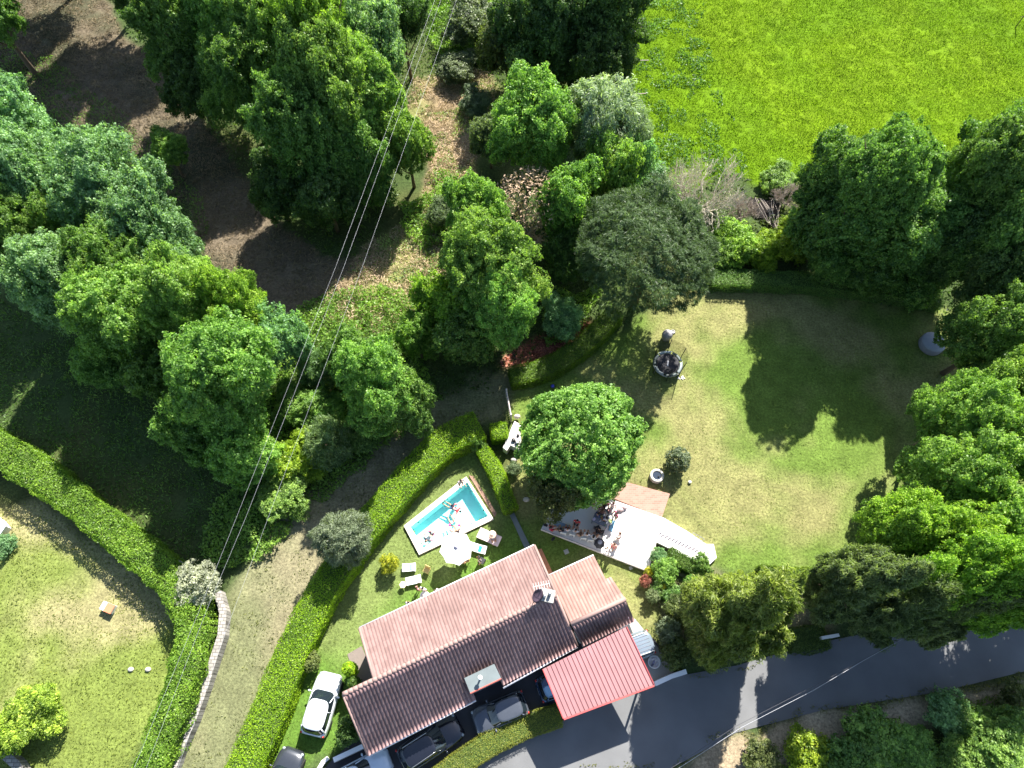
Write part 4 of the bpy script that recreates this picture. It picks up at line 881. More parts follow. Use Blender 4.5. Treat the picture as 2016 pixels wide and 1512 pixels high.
M_RED = mat('red_metal_sheet', (.29, .135, .14), .55, var=.22, scale=.8, detail=10)
mb.build('roof', M_RED, carport)
mb = MB()
for a, b, w_ in ((K[3], K[2], .10), (K[2], K[1], .05), (K[0], K[3], .05)):
    d = (b-a).normalized(); nn = Vector((d.y, -d.x, 0)); mb.add([a+nn*w_+Vector((0, 0, .03)), b+nn*w_+Vector((0, 0, .03)), b+Vector((0, 0, .03)), a+Vector((0, 0, .03)), a+nn*w_+Vector((0, 0, -.22)), b+nn*w_+Vector((0, 0, -.22))], [(0, 1, 2, 3), (4, 5, 1, 0)])
mb.build('fascia', mat('red_fascia', (.38, .06, .06), .5), carport, world=True)
for t in ((.04, .06), (.96, .06), (.96, .94), (.04, .94), (.5, .94)):
    p = K[0].lerp(K[1], t[0]).lerp(K[3].lerp(K[2], t[0]), t[1]); MB().box((p.x, p.y, (p.z-.1)/2), (.12, .12, p.z-.1)).build('post', M_WHITE, carport, world=True)

# ------------------------------------------------------------------ terrace, walkway, patio
TZ = .35
tb = P(1180, 1045, 0); terr = thing('terrace', 'white concrete terrace with guests beside the walnut tree', 'terrace', (tb.x, tb.y, 0))
tp = [P(x, y, TZ) for (x, y) in [(1065, 1042), (1276, 1124), (1291, 1066), (1311, 1021), (1204, 983), (1085, 1003)]]
mb = MB(); mb.prism([(p.x, p.y, 0) for p in tp], -.1, TZ); mb.build('slab', mat('white_concrete', (.66, .64, .62), .8, var=.07, scale=1.2), terr, world=True)
mb = MB()
for a, b in ((tp[0], tp[1]), (tp[1], tp[2])): mb.tube([a+Vector((0, 0, .02)), b+Vector((0, 0, .02))], .07, 6)
mb.build('edge_stones', mat('edge_stone', (.62, .56, .52), .8), terr, world=True)
mb = MB(); j0, j1 = P(1228, 1012, TZ+.004), P(1292, 1038, TZ+.004); mb.box(((j0+j1)/2), ((j1-j0).length, .03, .008), rz=math.atan2((j1-j0).y, (j1-j0).x)); mb.build('joint', M_CONCG, terr, world=True)
wp = [P(x, y, TZ-.05) for (x, y) in [(1292, 1067), (1340, 1090), (1394, 1114), (1411, 1098), (1405, 1071), (1390, 1071), (1352, 1045), (1311, 1022)]]
wb = P(1350, 1070, 0); walk = thing('walkway', 'white walkway with a row of short dark bars leading right from the terrace', 'walkway', (wb.x, wb.y, 0))
mb = MB(); mb.prism([(p.x, p.y, 0) for p in wp], -.1, TZ-.05); mb.build('slab', MATS['white_concrete'], walk, world=True)
for k in range(14):
    a = P(1296+k*6.6, 1052.5+k*3.05, TZ-.04); b = P(1301+k*6.6, 1050+k*3.0, TZ-.04); c = (a+b)/2
    MB().box((c.x, c.y, TZ-.048), (.34, .10, .02), rz=math.atan2((b-a).y, (b-a).x)+.12).build('flat_bar', mat('dark_bar', (.09, .08, .10), .9), walk, world=True)  # thin dark bars in a row on the slab
for (x, y, x2, y2) in ((1322, 1037, 1317, 1051), (1341, 1046, 1338, 1061), (1361, 1059, 1357, 1072)):
    a = P(x, y, TZ-.05); b = P(x2, y2, TZ-.05); c = (a+b)/2; MB().box((c.x, c.y, TZ-.047), ((b-a).length, .025, .01), rz=math.atan2((b-a).y, (b-a).x)).build('joint', mat('grey_joint', (.3, .29, .3), .9), walk, world=True)
M_BRICKP = brickmat('salmon_brick', (.36, .20, .155), (.27, .145, .11), (.30, .22, .18), 1.6, .5, .25, .02, .3)
pp = [P(x, y, .22) for (x, y) in [(1206, 980), (1222, 946), (1319, 972), (1303, 1019)]]
mb = MB(); mb.prism([(p.x, p.y, 0) for p in pp], -.1, .22); o = mb.build('brick_patio', M_BRICKP); tag(o, 'salmon brick patio above the white terrace', 'patio')
mb = MB(); rp = P(1340, 1042, 0)
rl = thing('handrail', 'thin metal handrail beside the white walkway', 'railing', (rp.x, rp.y, 0))
for k in range(4):
    a = P(1360+k*7, 1054+k*4, 0); MB().tube([(a.x, a.y, 0), (a.x, a.y, .85)], .02, 6).build('post', M_METAL, rl, world=True)
a = P(1360, 1054, 0); b = P(1381, 1066, 0); MB().tube([(a.x, a.y, .85), (b.x, b.y, .85)], .02, 6).build('rail', M_METAL, rl, world=True)

# ------------------------------------------------------------------ pool
po = [P(x, y, .22) for (x, y) in POOL_OUT]; pi = [P(x, y, .22) for (x, y) in POOL_IN]
pc = sum(po, Vector())/4; pool = thing('swimming_pool', 'four-sided swimming pool with white coping and turquoise water', 'pool', (pc.x, pc.y, 0))
mb = MB(); v = [(p.x, p.y, .22) for p in po]+[(p.x, p.y, .22) for p in pi]+[(p.x, p.y, -.2) for p in po]+[(p.x, p.y, -.95) for p in pi]
fs = []
for i in range(4): j = (i+1) % 4; fs += [(i, j, 4+j, 4+i), (i, 8+i, 8+j, j)]
mb.add(v, fs); mb.build('coping', mat('pool_coping', (.66, .58, .53), .7, var=.08, scale=3), pool, world=True)
mb = MB(); v = [(p.x, p.y, .20) for p in pi]+[(p.x, p.y, -.95) for p in pi]; mb.add(v, [(4, 5, 6, 7)]+[(i, 4+i, 4+(i+1) % 4, (i+1) % 4) for i in range(4)])
mb.build('basin', mat('pool_liner', (.55, 1.0, .97), .6, var=.05), pool, world=True)
m, nt, N, L, b = nodes('pool_water'); tr = N.new('ShaderNodeBsdfTransparent'); tr.inputs[0].default_value = (.86, 1, 1, 1); gl = N.new('ShaderNodeBsdfGlossy'); gl.inputs['Roughness'].default_value = .04
fz = N.new('ShaderNodeFresnel'); fz.inputs[0].default_value = 1.33; nz = N.new('ShaderNodeTexNoise'); nz.inputs['Scale'].default_value = 3; bp = N.new('ShaderNodeBump'); bp.inputs['Strength'].default_value = .2; bp.inputs['Distance'].default_value = .05
L.new(nz.outputs[0], bp.inputs['Height']); L.new(bp.outputs[0], gl.inputs['Normal']); L.new(bp.outputs[0], fz.inputs['Normal']); ms = N.new('ShaderNodeMixShader'); L.new(fz.outputs[0], ms.inputs[0]); L.new(tr.outputs[0], ms.inputs[1]); L.new(gl.outputs[0], ms.inputs[2]); L.new(ms.outputs[0], N['Material Output'].inputs[0])
WZ = .06
mb = MB(); mb.add([(p.x, p.y, WZ) for p in pi], [(0, 3, 2, 1)]); o = mb.build('water', m, pool, world=True)

# ------------------------------------------------------------------ people
def skinned(name, verts, edges, rad, sub=1, root=0):
    me = bpy.data.meshes.new(name); me.from_pydata(verts, edges, []); me.update(); o = bpy.data.objects.new(name, me); C.objects.link(o)
    md = o.modifiers.new('s', 'SKIN'); md.branch_smoothing = .6
    if not me.skin_vertices:
        bpy.context.view_layer.objects.active = o
    sv = me.skin_vertices[0].data if me.skin_vertices else None
    for i, r in enumerate(rad):
        rr = r if hasattr(r, '__len__') else (r, r); sv[i].radius = rr
    sv[root].use_root = True
    md2 = o.modifiers.new('d', 'SUBSURF'); md2.levels = sub; md2.render_levels = sub
    dg = bpy.context.evaluated_depsgraph_get(); out = bpy.data.meshes.new_from_object(o.evaluated_get(dg)); bpy.data.objects.remove(o); out.name = name
    out.polygons.foreach_set('use_smooth', [True]*len(out.polygons)); return out
POSES = {
 'stand': dict(pel=(0, 0, .95), che=(0, .0, 1.30), nek=(0, .0, 1.50), hed=(0, .02, 1.62), sh=(.18, 0, 1.42), el=(.24, -.02, 1.15), wr=(.26, .10, .93), hp=(.09, 0, .90), kn=(.11, .03, .50), an=(.11, 0, .08), to=(.12, .17, .04)),
 'reach': dict(pel=(0, 0, .95), che=(0, .05, 1.29), nek=(0, .09, 1.48), hed=(0, .13, 1.60), sh=(.18, .05, 1.41), el=(.25, .22, 1.22), wr=(.20, .46, 1.18), hp=(.09, 0, .90), kn=(.12, .05, .50), an=(.11, 0, .08), to=(.12, .17, .04)),
 'sit': dict(pel=(0, 0, .50), che=(0, -.03, .84), nek=(0, -.01, 1.04), hed=(0, .03, 1.16), sh=(.18, -.02, .96), el=(.25, .05, .70), wr=(.16, .28, .62), hp=(.10, .05, .50), kn=(.13, .44, .50), an=(.13, .42, .08), to=(.13, .58, .04)),
 'lounge': dict(pel=(0, 0, .14), che=(0, -.30, .27), nek=(0, -.48, .38), hed=(0, -.58, .47), sh=(.18, -.40, .33), el=(.40, -.30, .26), wr=(.44, -.05, .24), hp=(.10, .06, .14), kn=(.16, .46, .22), an=(.14, .84, .10), to=(.14, .92, .20)),
 'swim': dict(pel=(0, 0, -.06), che=(0, .33, -.02), nek=(0, .52, .03), hed=(0, .63, .10), sh=(.18, .43, .0), el=(.42, .50, -.03), wr=(.40, .74, -.02), hp=(.09, -.06, -.06), kn=(.13, -.46, -.10), an=(.12, -.85, -.06), to=(.12, -.98, -.10)),
}
BM = {}
def body(pose):
    if pose in BM: return BM[pose]
    q = POSES[pose]; V = []; E = []; Rr = []
    def ad(p, r, par=None):
        V.append(p); Rr.append(r)
        if par is not None: E.append((par, len(V)-1))
        return len(V)-1
    pel = ad(q['pel'], (.135, .105)); mid = ad(tuple((a+b)/2 for a, b in zip(q['pel'], q['che'])), (.12, .09), pel); che = ad(q['che'], (.145, .10), mid); nek = ad(q['nek'], .052, che)
    hd = Vector(q['hed']); ad(tuple(hd-(hd-Vector(q['nek'])).normalized()*.05), .055, nek); HW = []
    for s in (-1, 1):
        m_ = lambda k: (q[k][0]*s, q[k][1], q[k][2])
        sh = ad(m_('sh'), .062, che); el = ad(m_('el'), .044, sh); wr = ad(m_('wr'), .029, el)
        d = (Vector(m_('wr'))-Vector(m_('el'))).normalized(); pal = Vector(m_('wr'))+d*.07; ad(tuple(pal), (.042, .022), wr); HW.append((pal, d, s))
        hp = ad(m_('hp'), .10, pel); kn = ad(m_('kn'), .062, hp); ca = ad(tuple(Vector(m_('kn')).lerp(Vector(m_('an')), .35)), .056, kn); an = ad(m_('an'), .040, ca); ad(m_('to'), (.045, .03), an)
    me = skinned('body', V, E, Rr, 1, pel)
    mb = MB(); mb.ball(hd, (.077, .095, .115), 14, 10); mb.ball(hd+Vector((0, .098, -.012)), (.012, .02, .022), 6, 5)
    for s in (-1, 1): mb.ball(hd+Vector((s*.079, 0, -.005)), (.01, .018, .028), 6, 5)
    for (pal, d, s) in HW:
        sd = d.cross(Vector((0, 1, 0))); sd = sd.normalized() if sd.length > .1 else Vector((1, 0, 0)); nn = d.cross(sd)
        for k, (o_, ln) in enumerate(((-.03, .062), (-.01, .075), (.01, .070), (.03, .055))):
            b0 = pal+sd*o_+d*.025; mb.tube([b0, b0+d*ln*.5, b0+d*ln*.9+nn*.02*s], [.009, .008, .006], 5)
        b0 = pal-d*.02-sd*.035; mb.tube([b0, b0-sd*.025+d*.03, b0-sd*.03+d*.055], [.011, .009, .007], 5)
    extra = mb.mesh('x', True); import bmesh
    bm = bmesh.new(); bm.from_mesh(me); bm.from_mesh(extra); bm.to_mesh(me); bm.free(); me.materials.clear(); me.materials.append(M_SKIN)
    # clothes
    g = lambda k, s=1: (q[k][0]*s, q[k][1], q[k][2]); L3 = lambda a, b, t: tuple(Vector(a).lerp(Vector(b), t))
    tv = [L3(g('pel'), g('che'), -.05), L3(g('pel'), g('che'), .5), L3(g('che'), g('nek'), .1), L3(g('che'), g('nek'), .6)]; te = [(0, 1), (1, 2), (2, 3)]; tr_ = [(.155, .125), (.14, .11), (.165, .12), .09]
    for s in (-1, 1): tv += [g('sh', s), L3(g('sh', s), g('el', s), .6)]; k = len(tv); te += [(2, k-2), (k-2, k-1)]; tr_ += [.076, .066]
    shirt = skinned('shirt', tv, te, tr_, 1, 0)
    sv = [g('pel'), L3(g('pel'), g('che'), .12)]; se = [(0, 1)]; sr = [(.155, .125), (.15, .12)]
    for s in (-1, 1): sv += [g('hp', s), L3(g('hp', s), g('kn', s), .65)]; k = len(sv); se += [(0, k-2), (k-2, k-1)]; sr += [.118, .095]
    shorts = skinned('shorts', sv, se, sr, 1, 0)
    hm = MB(); hm.ball(hd+Vector((0, -.016, .022)), (.087, .098, .112), 14, 10); hair = hm.mesh('hair', True)
    hl = MB(); hl.ball(hd+Vector((0, -.016, .022)), (.088, .098, .112), 14, 10); bk = Vector((0, -1, -1)) if pose in ('stand', 'sit', 'reach') else Vector((0, -1, -.2))
    hl.tube([hd+Vector((0, -.07, .04)), hd+Vector((0, -.10, -.08)), hd+Vector((0, -.09, -.22))], [.075, .075, .035], 8); hairl = hl.mesh('hair', True)
    em = MB()
    for s in (-1, 1): em.ball(hd+Vector((s*.03, .088, .008)), (.011, .008, .008), 6, 5)
    BM[pose] = (me, shirt, shorts, hair, hairl, em.mesh('eyes'), hd); return BM[pose]
CLOTH = {}
def cloth(c):
    k = tuple(c)
    if k not in CLOTH: CLOTH[k] = mat('cloth_%d' % len(CLOTH), c, .85, var=.12, scale=9)
    return CLOTH[k]
HAIRC = dict(black=(.012, .010, .012), brown=(.07, .035, .018), fair=(.35, .22, .09))
def person(label, x, y, z, pose, face, shirt=None, shorts=None, hair='black', long=False, hat=None, sc=1.0, group=None):
    """x, y photo pixel of the body's middle; face = direction looked at, degrees from world +X"""
    me, sm, so, h1, h2, em, hd = body(pose); hm = {'stand': 1.3, 'reach': 1.3, 'sit': .8, 'lounge': .25, 'swim': 0}[pose]
    c = P(x, y, z+hm); root = thing('person', label, 'person', (c.x, c.y, z), math.radians(face-90), group); root.scale = (sc,)*3
    b = link('body', me, None, root)
    for nm, mm, mt in (('shirt', sm, shirt), ('shorts', so, shorts), ('hair', h2 if long else h1, HAIRC[hair]), ('eyes', em, (.02, .02, .02))):
        if mt is None: continue
        o = link(nm, mm, None, root)
        if len(mm.materials) == 0: mm.materials.append(None)
        o.material_slots[0].link = 'OBJECT'; o.material_slots[0].material = cloth(mt)
    if hat:
        hb_ = MB(); hb_.lathe([(.30, .0), (.29, .015), (.11, .03), (.105, .10), (.07, .125), (.01, .13)], 20, tuple(hd+Vector((0, 0, .05)))); hb_.build('sun_hat', cloth(hat), root, True)
    return root
WHT = (.75, .74, .74); BLK = (.02, .02, .025); REDC = (.55, .04, .05); PNK = (.65, .25, .28); NAV = (.03, .05, .14); GRY = (.3, .3, .33); TEAL = (.05, .25, .25)
PG = 'guests seated along the lower edge of the terrace'
person('person in dark swimwear sitting in the flower-like pink float in mid pool', 895, 1035, WZ-.05, 'lounge', 120, None, TEAL, 'black')
person('person lying in the pale pink float near the pool corner', 847, 1054, WZ-.05, 'lounge', 60, (.04, .06, .08), BLK, 'brown')
person('person swimming near the top end of the pool beside a pink toy', 893, 1000, WZ, 'swim', 330, REDC, NAV, 'black')
person('person in dark top leaning at the upper edge of the pool', 906, 946, .22, 'reach', 300, GRY, BLK, 'black')
person('person in red top and wide straw hat sitting on the long pink bench', 969, 1054, .0, 'sit', 290, (.62, .16, .13), (.35, .4, .6), 'brown', hat=(.72, .52, .40))
person('person in black and white standing below the turquoise lounger', 944, 1100, 0, 'stand', 200, BLK, WHT, 'black')
person('brown-haired person sitting half under the white parasol', 911, 1106, 0, 'sit', 120, (.25, .12, .08), (.2, .12, .1), 'brown', True)
person('small child in pink standing right of the lower pale lounger', 820, 1156, 0, 'stand', 45, PNK, (.6, .35, .35), 'brown', sc=.68)
person('person with grey top standing above the white garden table', 833, 1159, 0, 'stand', 250, WHT, GRY, 'black')
person('person in white bending over the white garden table near the roof edge', 831, 1174, 0, 'reach', 320, WHT, BLK, 'black')
person('person in dark stripes at the roof edge left of the white table', 805, 1188, 0, 'stand', 80, (.25, .25, .32), WHT, 'black')
person('person in pale lilac at the roof edge right of the white table', 858, 1165, 0, 'stand', 150, (.62, .6, .7), WHT, 'black')
person('person in crimson dress at the left end of the terrace', 1084, 1040, TZ, 'sit', 20, (.5, .01, .06), (.5, .01, .06), 'black', True)
person('person in black top sitting right of the crimson dress', 1103, 1044, TZ, 'sit', 70, BLK, GRY, 'black', group=None)
person('person in lilac white top third from the left on the terrace edge', 1117, 1043, TZ, 'sit', 80, (.65, .6, .65), (.25, .02, .05), 'brown')
person('person in a loose white shirt leaning in the middle of the seated row', 1133, 1046, TZ, 'sit', 75, WHT, WHT, 'black')
person('brown-haired person with bare shoulders in the seated row', 1142, 1053, TZ, 'sit', 90, (.45, .3, .22), (.4, .28, .2), 'brown', True)
person('person in white blouse right of the bare-shouldered one', 1155, 1053, TZ, 'sit', 85, WHT, WHT, 'brown')
person('person in wide white dress at the right end of the seated row', 1168, 1058, TZ, 'sit', 60, WHT, WHT, 'black', True)
person('person in red sitting in the tree shade of the terrace', 1136, 1027, TZ, 'sit', 250, REDC, BLK, 'black')
person('person in black crouching beside the dark chairs on the terrace', 1180, 1043, TZ, 'sit', 230, BLK, BLK, 'black')
person('person in green skirt standing beside the blue mat', 1214, 1012, TZ, 'stand', 200, (.45, .12, .2), (.04, .12, .08), 'black')
person('person in white carrying something on the bright empty part of the terrace', 1223, 1051, TZ, 'reach', 200, WHT, WHT, 'brown')
person('fair-haired toddler in white on the bright part of the terrace', 1197, 1075, TZ, 'stand', 270, WHT, WHT, 'fair', sc=.6)
person('person in red and peach on the bright part of the terrace', 1209, 1073, TZ, 'stand', 240, (.65, .3, .26), (.6, .03, .08), 'brown')
for i, (x, y, f_, sh_, hr, lb) in enumerate([(1171, 987, 300, WHT, 'black', 'person in white at the tree side of the long party table'), (1179, 1001, 330, GRY, 'black', 'person in grey at the upper left of the party table'),
        (1186, 1006, 60, (.14, .06, .05), 'brown', 'person in dark brown at the left of the party table'), (1193, 992, 260, (.2, .08, .1), 'brown', 'person in maroon under the tree rim'),
        (1207, 993, 250, (.6, .5, .52), 'brown', 'person in pale pink at the top of the party table'), (1177, 1014, 30, (.05, .09, .2), 'black', 'person in navy at the left end of the cluttered table'), (1194, 1021, 100, (.3, .33, .4), 'black', 'person in grey blue below the party table')]):
    person(lb, x, y, TZ, 'sit' if i % 2 else 'stand', f_, sh_, [BLK, WHT, NAV][i % 3], hr, i % 2 == 0)

# ------------------------------------------------------------------ garden furniture
def float_ring(label, x, y, rpx, petals, col):
    c = P(x, y, WZ+.05); r = rpx*mpp(y); root = thing('pool_float', label, 'pool float', (c.x, c.y, WZ+.04))
    MB().torus((0, 0, 0), r*.72, r*.26, 28, 10, squash=.6).build('ring', mat('float_white', (.8, .76, .78), .3), root, True)
    for k in range(petals): a = 6.283*k/petals+.3; MB().ball((r*.74*math.cos(a), r*.74*math.sin(a), .07), (r*.22, r*.22, .07), 10, 6).build('petal', col, root, True)
float_ring('flower-shaped pool float with five strong pink petals', 895, 1037, 13.5, 5, M_PINK)
float_ring('pale pool float with pink dots near the lower left pool corner', 845, 1055, 13, 5, mat('pale_pink', (.68, .22, .42), .35))
c = P(898, 998, WZ); tag(MB().torus((0, 0, .05), .22, .075, 18, 8).build('swim_ring', mat('coral_vinyl', (.7, .28, .3), .35), None, True), 'small coral swim ring beside the swimmer', 'swim ring').location = (c.x, c.y, WZ)
def parasol(label, x, y, z, r, col, n=8, rz=.2):
    c = P(x, y, z); root = thing('parasol', label, 'parasol', (c.x, c.y, 0), rz); vs = [(0, 0, z+.18)]; fs = []
    for k in range(n): a = 6.283*k/n; vs.append((r*math.cos(a), r*math.sin(a), z-.30))
    for k in range(n): a = 6.283*(k+.5)/n; vs.append((r*.88*math.cos(a), r*.88*math.sin(a), z-.29))
    for k in range(n): fs += [(0, 1+k, n+1+k), (0, n+1+k, 1+(k+1) % n)]
    MB().add(vs, fs).build('canopy', col, root); MB().tube([(0, 0, 0), (0, 0, z+.2)], .025, 8).build('pole', M_METAL, root, True)
    MB().lathe([(.17, 0), (.17, .012), (.03, .09), (.01, .12)], 16, (0, 0, z+.12)).build('cap', mat('grey_cap', (.30, .30, .38), .6), root, True)
    MB().lathe([(.3, 0), (.3, .05), (.05, .09)], 20).build('base', M_CONC, root, True)
    for k in range(n): a = 6.283*k/n; MB().tube([(0, 0, z+.12), (r*.97*math.cos(a), r*.97*math.sin(a), z-.33)], .008, 4).build('rib', M_METAL, root)
parasol('large white octagonal parasol between the pool and the house', 898, 1078, 2.5, 1.22, mat('white_canvas', (.8, .8, .79), .8, var=.03))
def bed(label, x, y, ln, wd, ang, h, m, name='sun_lounger', cat='sun lounger', back=True, towel=None):
    c = P(x, y, h); root = thing(name, label, cat, (c.x, c.y, 0), math.radians(ang)); MB().box((-.12*ln if back else 0, 0, h-.04), (ln*.76 if back else ln, wd, .08), bev=.03).build('cushion', m, root)
    if back: MB().box((ln*.36, 0, h+.10), (ln*.30, wd, .07), ry=-.55, bev=.03).build('backrest', m, root)
    MB().box((0, 0, h-.11), (ln*.98, wd*.92, .05)).build('frame', M_WHITE, root)
    for sx in (-1, 1):
        for sy in (-1, 1): MB().box((sx*ln*.42, sy*wd*.4, (h-.12)/2), (.05, .05, h-.12)).build('leg', M_WHITE, root)
    if towel: MB().box((ln*.18, 0, h+.03), (ln*.25, wd*.7, .03), bev=.01).build('towel', towel, root)
    return root
M_PALEC = mat('pale_cushion', (.68, .72, .74), .8, var=.06)
bed('white sun lounger with a teal towel, upper one of the two by the yellow shrub', 805, 1117, 1.0, .58, 3, .42, M_PALEC, towel=mat('teal_towel', (.18, .38, .42), .9))
bed('white sun lounger with pale mint towel, lower one of the two by the yellow shrub', 814, 1142, 1.12, .58, 12, .42, M_PALEC, towel=mat('mint_towel', (.5, .7, .68), .9))
bed('turquoise and white sun lounger right of the parasol', 940, 1079, 1.35, .62, -17, .42, M_PALEC, towel=mat('turquoise_towel', (.02, .55, .60), .9))
bed('long pale pink cushioned bench where the guest in the straw hat sits', 963, 1057, 1.75, .80, -24, .46, mat('pink_cushion', (.68, .54, .54), .8), 'bench', 'bench', False)
def round_table(label, x, y, r, h, m, seg=20, z=0.0, clutter=0, seed=0, name='table'):
    c = P(x, y, z+h); root = thing(name, label, 'table', (c.x, c.y, z), seed*.4); MB().lathe([(r*.97, h-.04), (r, h-.03), (r, h-.005), (r*.98, h)], seg).build('tabletop', m, root); MB().tube([(0, 0, 0), (0, 0, h-.04)], .04, 8).build('leg', m, root, True)
    MB().lathe([(r*.5, 0), (r*.5, .03), (.05, .06)], 16).build('base', m, root); return root
round_table('small hexagonal wooden table left of the lower pale lounger', 793, 1151, .26, .5, M_PWOOD, 6)
round_table('round white garden table at the roof edge', 836, 1173, .34, .72, M_WHITE)
def chair(label, x, y, ang, m, z=0.0, name='chair', group=None, s=1.0):
    c = P(x, y, z+.45); root = thing(name, label, 'chair', (c.x, c.y, z), math.radians(ang), group); root.scale = (s,)*3; MB().box((0, 0, .44), (.44, .44, .04), bev=.015).build('seat', m, root); MB().box((-.21, 0, .70), (.04, .42, .44), ry=-.12, bev=.015).build('backrest', m, root)
    for sx in (-1, 1):
        for sy in (-1, 1): MB().box((sx*.18, sy*.18, .21), (.035, .035, .43)).build('leg', m, root)
    return root
chair('yellow wooden chair right of the two pale loungers', 840, 1122, 245, mat('yellow_wood', (.66, .48, .17), .6))
chair('black garden chair by the black and white figure', 949, 1104, 150, M_BLACK)
chair('dark wooden chair in the shade of the parasol', 917, 1102, 200, M_WOOD)
for i, (x, y, a, lb) in enumerate([(1176, 1041, 20, 'black plastic chair on the terrace, left one of the dark pair'), (1183, 1048, 70, 'black plastic chair on the terrace, lower one of the dark pair'), (1189, 1001, 120, 'dark chair at the left side of the party table'), (1190, 1011, 200, 'dark brown chair below the party table')]):
    chair(lb, x, y, a, M_BLACK, TZ, group='dark chairs on the terrace')
for i, (x, y, a, lb) in enumerate([(1163, 1060, 80, 'white chair left of the wide white dress'), (1149, 1056, 85, 'white chair behind the white blouse'), (1127, 1049, 75, 'white chair behind the loose white shirt'), (1110, 1046, 70, 'white chair between the black and lilac tops'), (1219, 1056, 10, 'white chair on the bright empty part of the terrace')]):
    chair(lb, x, y, a, M_WHITE, TZ, group='white chairs on the terrace')
def long_table(label, x, y, L_, Wd, ang, m, z, items, seed, name='table'):
    r = random.Random(seed); c = P(x, y, z+.74); root = thing(name, label, 'table', (c.x, c.y, z), math.radians(ang)); MB().box((0, 0, .73), (L_, Wd, .04), bev=.01).build('tabletop', m, root)
    for sx in (-1, 1):
        for sy in (-1, 1): MB().box((sx*L_*.45, sy*Wd*.42, .355), (.05, .05, .71)).build('leg', m, root)
    for k, (nm, lb, cl) in enumerate(items):
        p = Matrix.Rotation(math.radians(ang), 3, 'Z') @ Vector((r.uniform(-.42, .42)*L_, r.uniform(-.38, .38)*Wd, 0)); mb = MB()
        if nm == 'plate': mb.lathe([(.04, 0), (.08, .005), (.13, .02), (.125, .025), (.03, .01)], 14)
        elif nm == 'bottle': mb.lathe([(.045, 0), (.045, .2), (.015, .26), (.015, .32)], 10)
        elif nm == 'bowl': mb.lathe([(.05, 0), (.14, .09), (.13, .09), (.04, .02)], 14)
        else: mb.box((0, 0, .08), (.24, .18, .16), bev=.02, rz=r.random()*3)
        o = mb.build(nm, cloth(cl), None, nm != 'box'); o.location = (c.x+p.x, c.y+p.y, z+.752); tag(o, lb, nm if nm != 'box' else 'box')
long_table('long party table on the terrace laden with food', 1200, 1010, 1.5, .85, 66, mat('grey_cloth', (.5, .48, .45), .9), TZ, [('plate', 'white plate on the long party table, the biggest one', WHT), ('bowl', 'greenish salad bowl on the long party table', (.25, .3, .12)), ('box', 'cream box at the end of the long party table', (.6, .5, .4)), ('bottle', 'dark bottle on the long party table', (.05, .03, .02)), ('plate', 'pinkish plate on the long party table', (.6, .3, .28)), ('box', 'grey cool box on the long party table', (.3, .33, .36)), ('bowl', 'white bowl on the long party table', WHT)], 2)
long_table('cluttered dark table at the rim of the tree shade', 1183, 1024, 1.2, .7, -25, mat('dark_cloth', (.20, .21, .24), .9), TZ, [('box', 'orange box on the cluttered dark table', (.5, .2, .08)), ('plate', 'white plate on the cluttered dark table', WHT), ('bottle', 'green bottle on the cluttered dark table', (.05, .15, .04)), ('bowl', 'olive bowl on the cluttered dark table', (.2, .19, .08)), ('box', 'navy box on the cluttered dark table', NAV), ('bottle', 'clear bottle on the cluttered dark table', (.5, .55, .6)), ('plate', 'grey plate on the cluttered dark table', GRY), ('box', 'lilac box on the cluttered dark table', (.4, .38, .5))], 5)
c = P(1205, 1034, TZ+.2); o = MB().box((0, 0, 0), (.85, .32, .10), bev=.03).build('bodyboard', mat('blue_foam', (.16, .36, .50), .7)); o.location = (c.x, c.y, TZ+.05); o.rotation_euler = (0, 0, math.radians(72)); tag(o, 'narrow blue foam mat lying on the terrace', 'mat')
c = P(1224, 1000, TZ+.3); mb = MB()
for k in range(9): mb.ball((R.uniform(-.28, .28), R.uniform(-.2, .2), .1+.1*R.random()), (.2, .16, .12), 10, 6)
o = mb.build('cushion_pile', mat('mauve_fabric', (.34, .27, .28), .9, var=.3, scale=8), None, True); o.location = (c.x, c.y, TZ); tag(o, 'heap of mauve grey cushions at the upper side of the terrace', 'cushions')
parasol('small dark folded parasol at the right end of the seated row', 1181, 1068, 1.6, .42, mat('dark_canvas', (.03, .03, .04), .7), 8)
bag = [('handbag', 1074, 1034, BLK, 'black bag at the left corner of the terrace'), ('handbag', 1089, 1061, BLK, 'tiny black bag on the edge stones of the terrace')]
for (nm, x, y, cl, lb) in bag:
    c = P(x, y, TZ+.1); root = thing(nm, lb, 'bag', (c.x, c.y, TZ), R.random()*3); MB().box((0, 0, .12), (.32, .16, .24), bev=.04).build('pouch', cloth(cl), root); MB().torus((0, 0, .24), .09, .012, 14, 6).build('strap', cloth(cl), root, True)
c = P(1205, 1003, TZ); bed('blue-grey bench cushion strip in the shaded part of the terrace', 1107, 1037, 1.25, .42, -24, .42, mat('blue_grey_cushion', (.22, .30, .38), .8), 'bench', 'bench', False).location.z = TZ
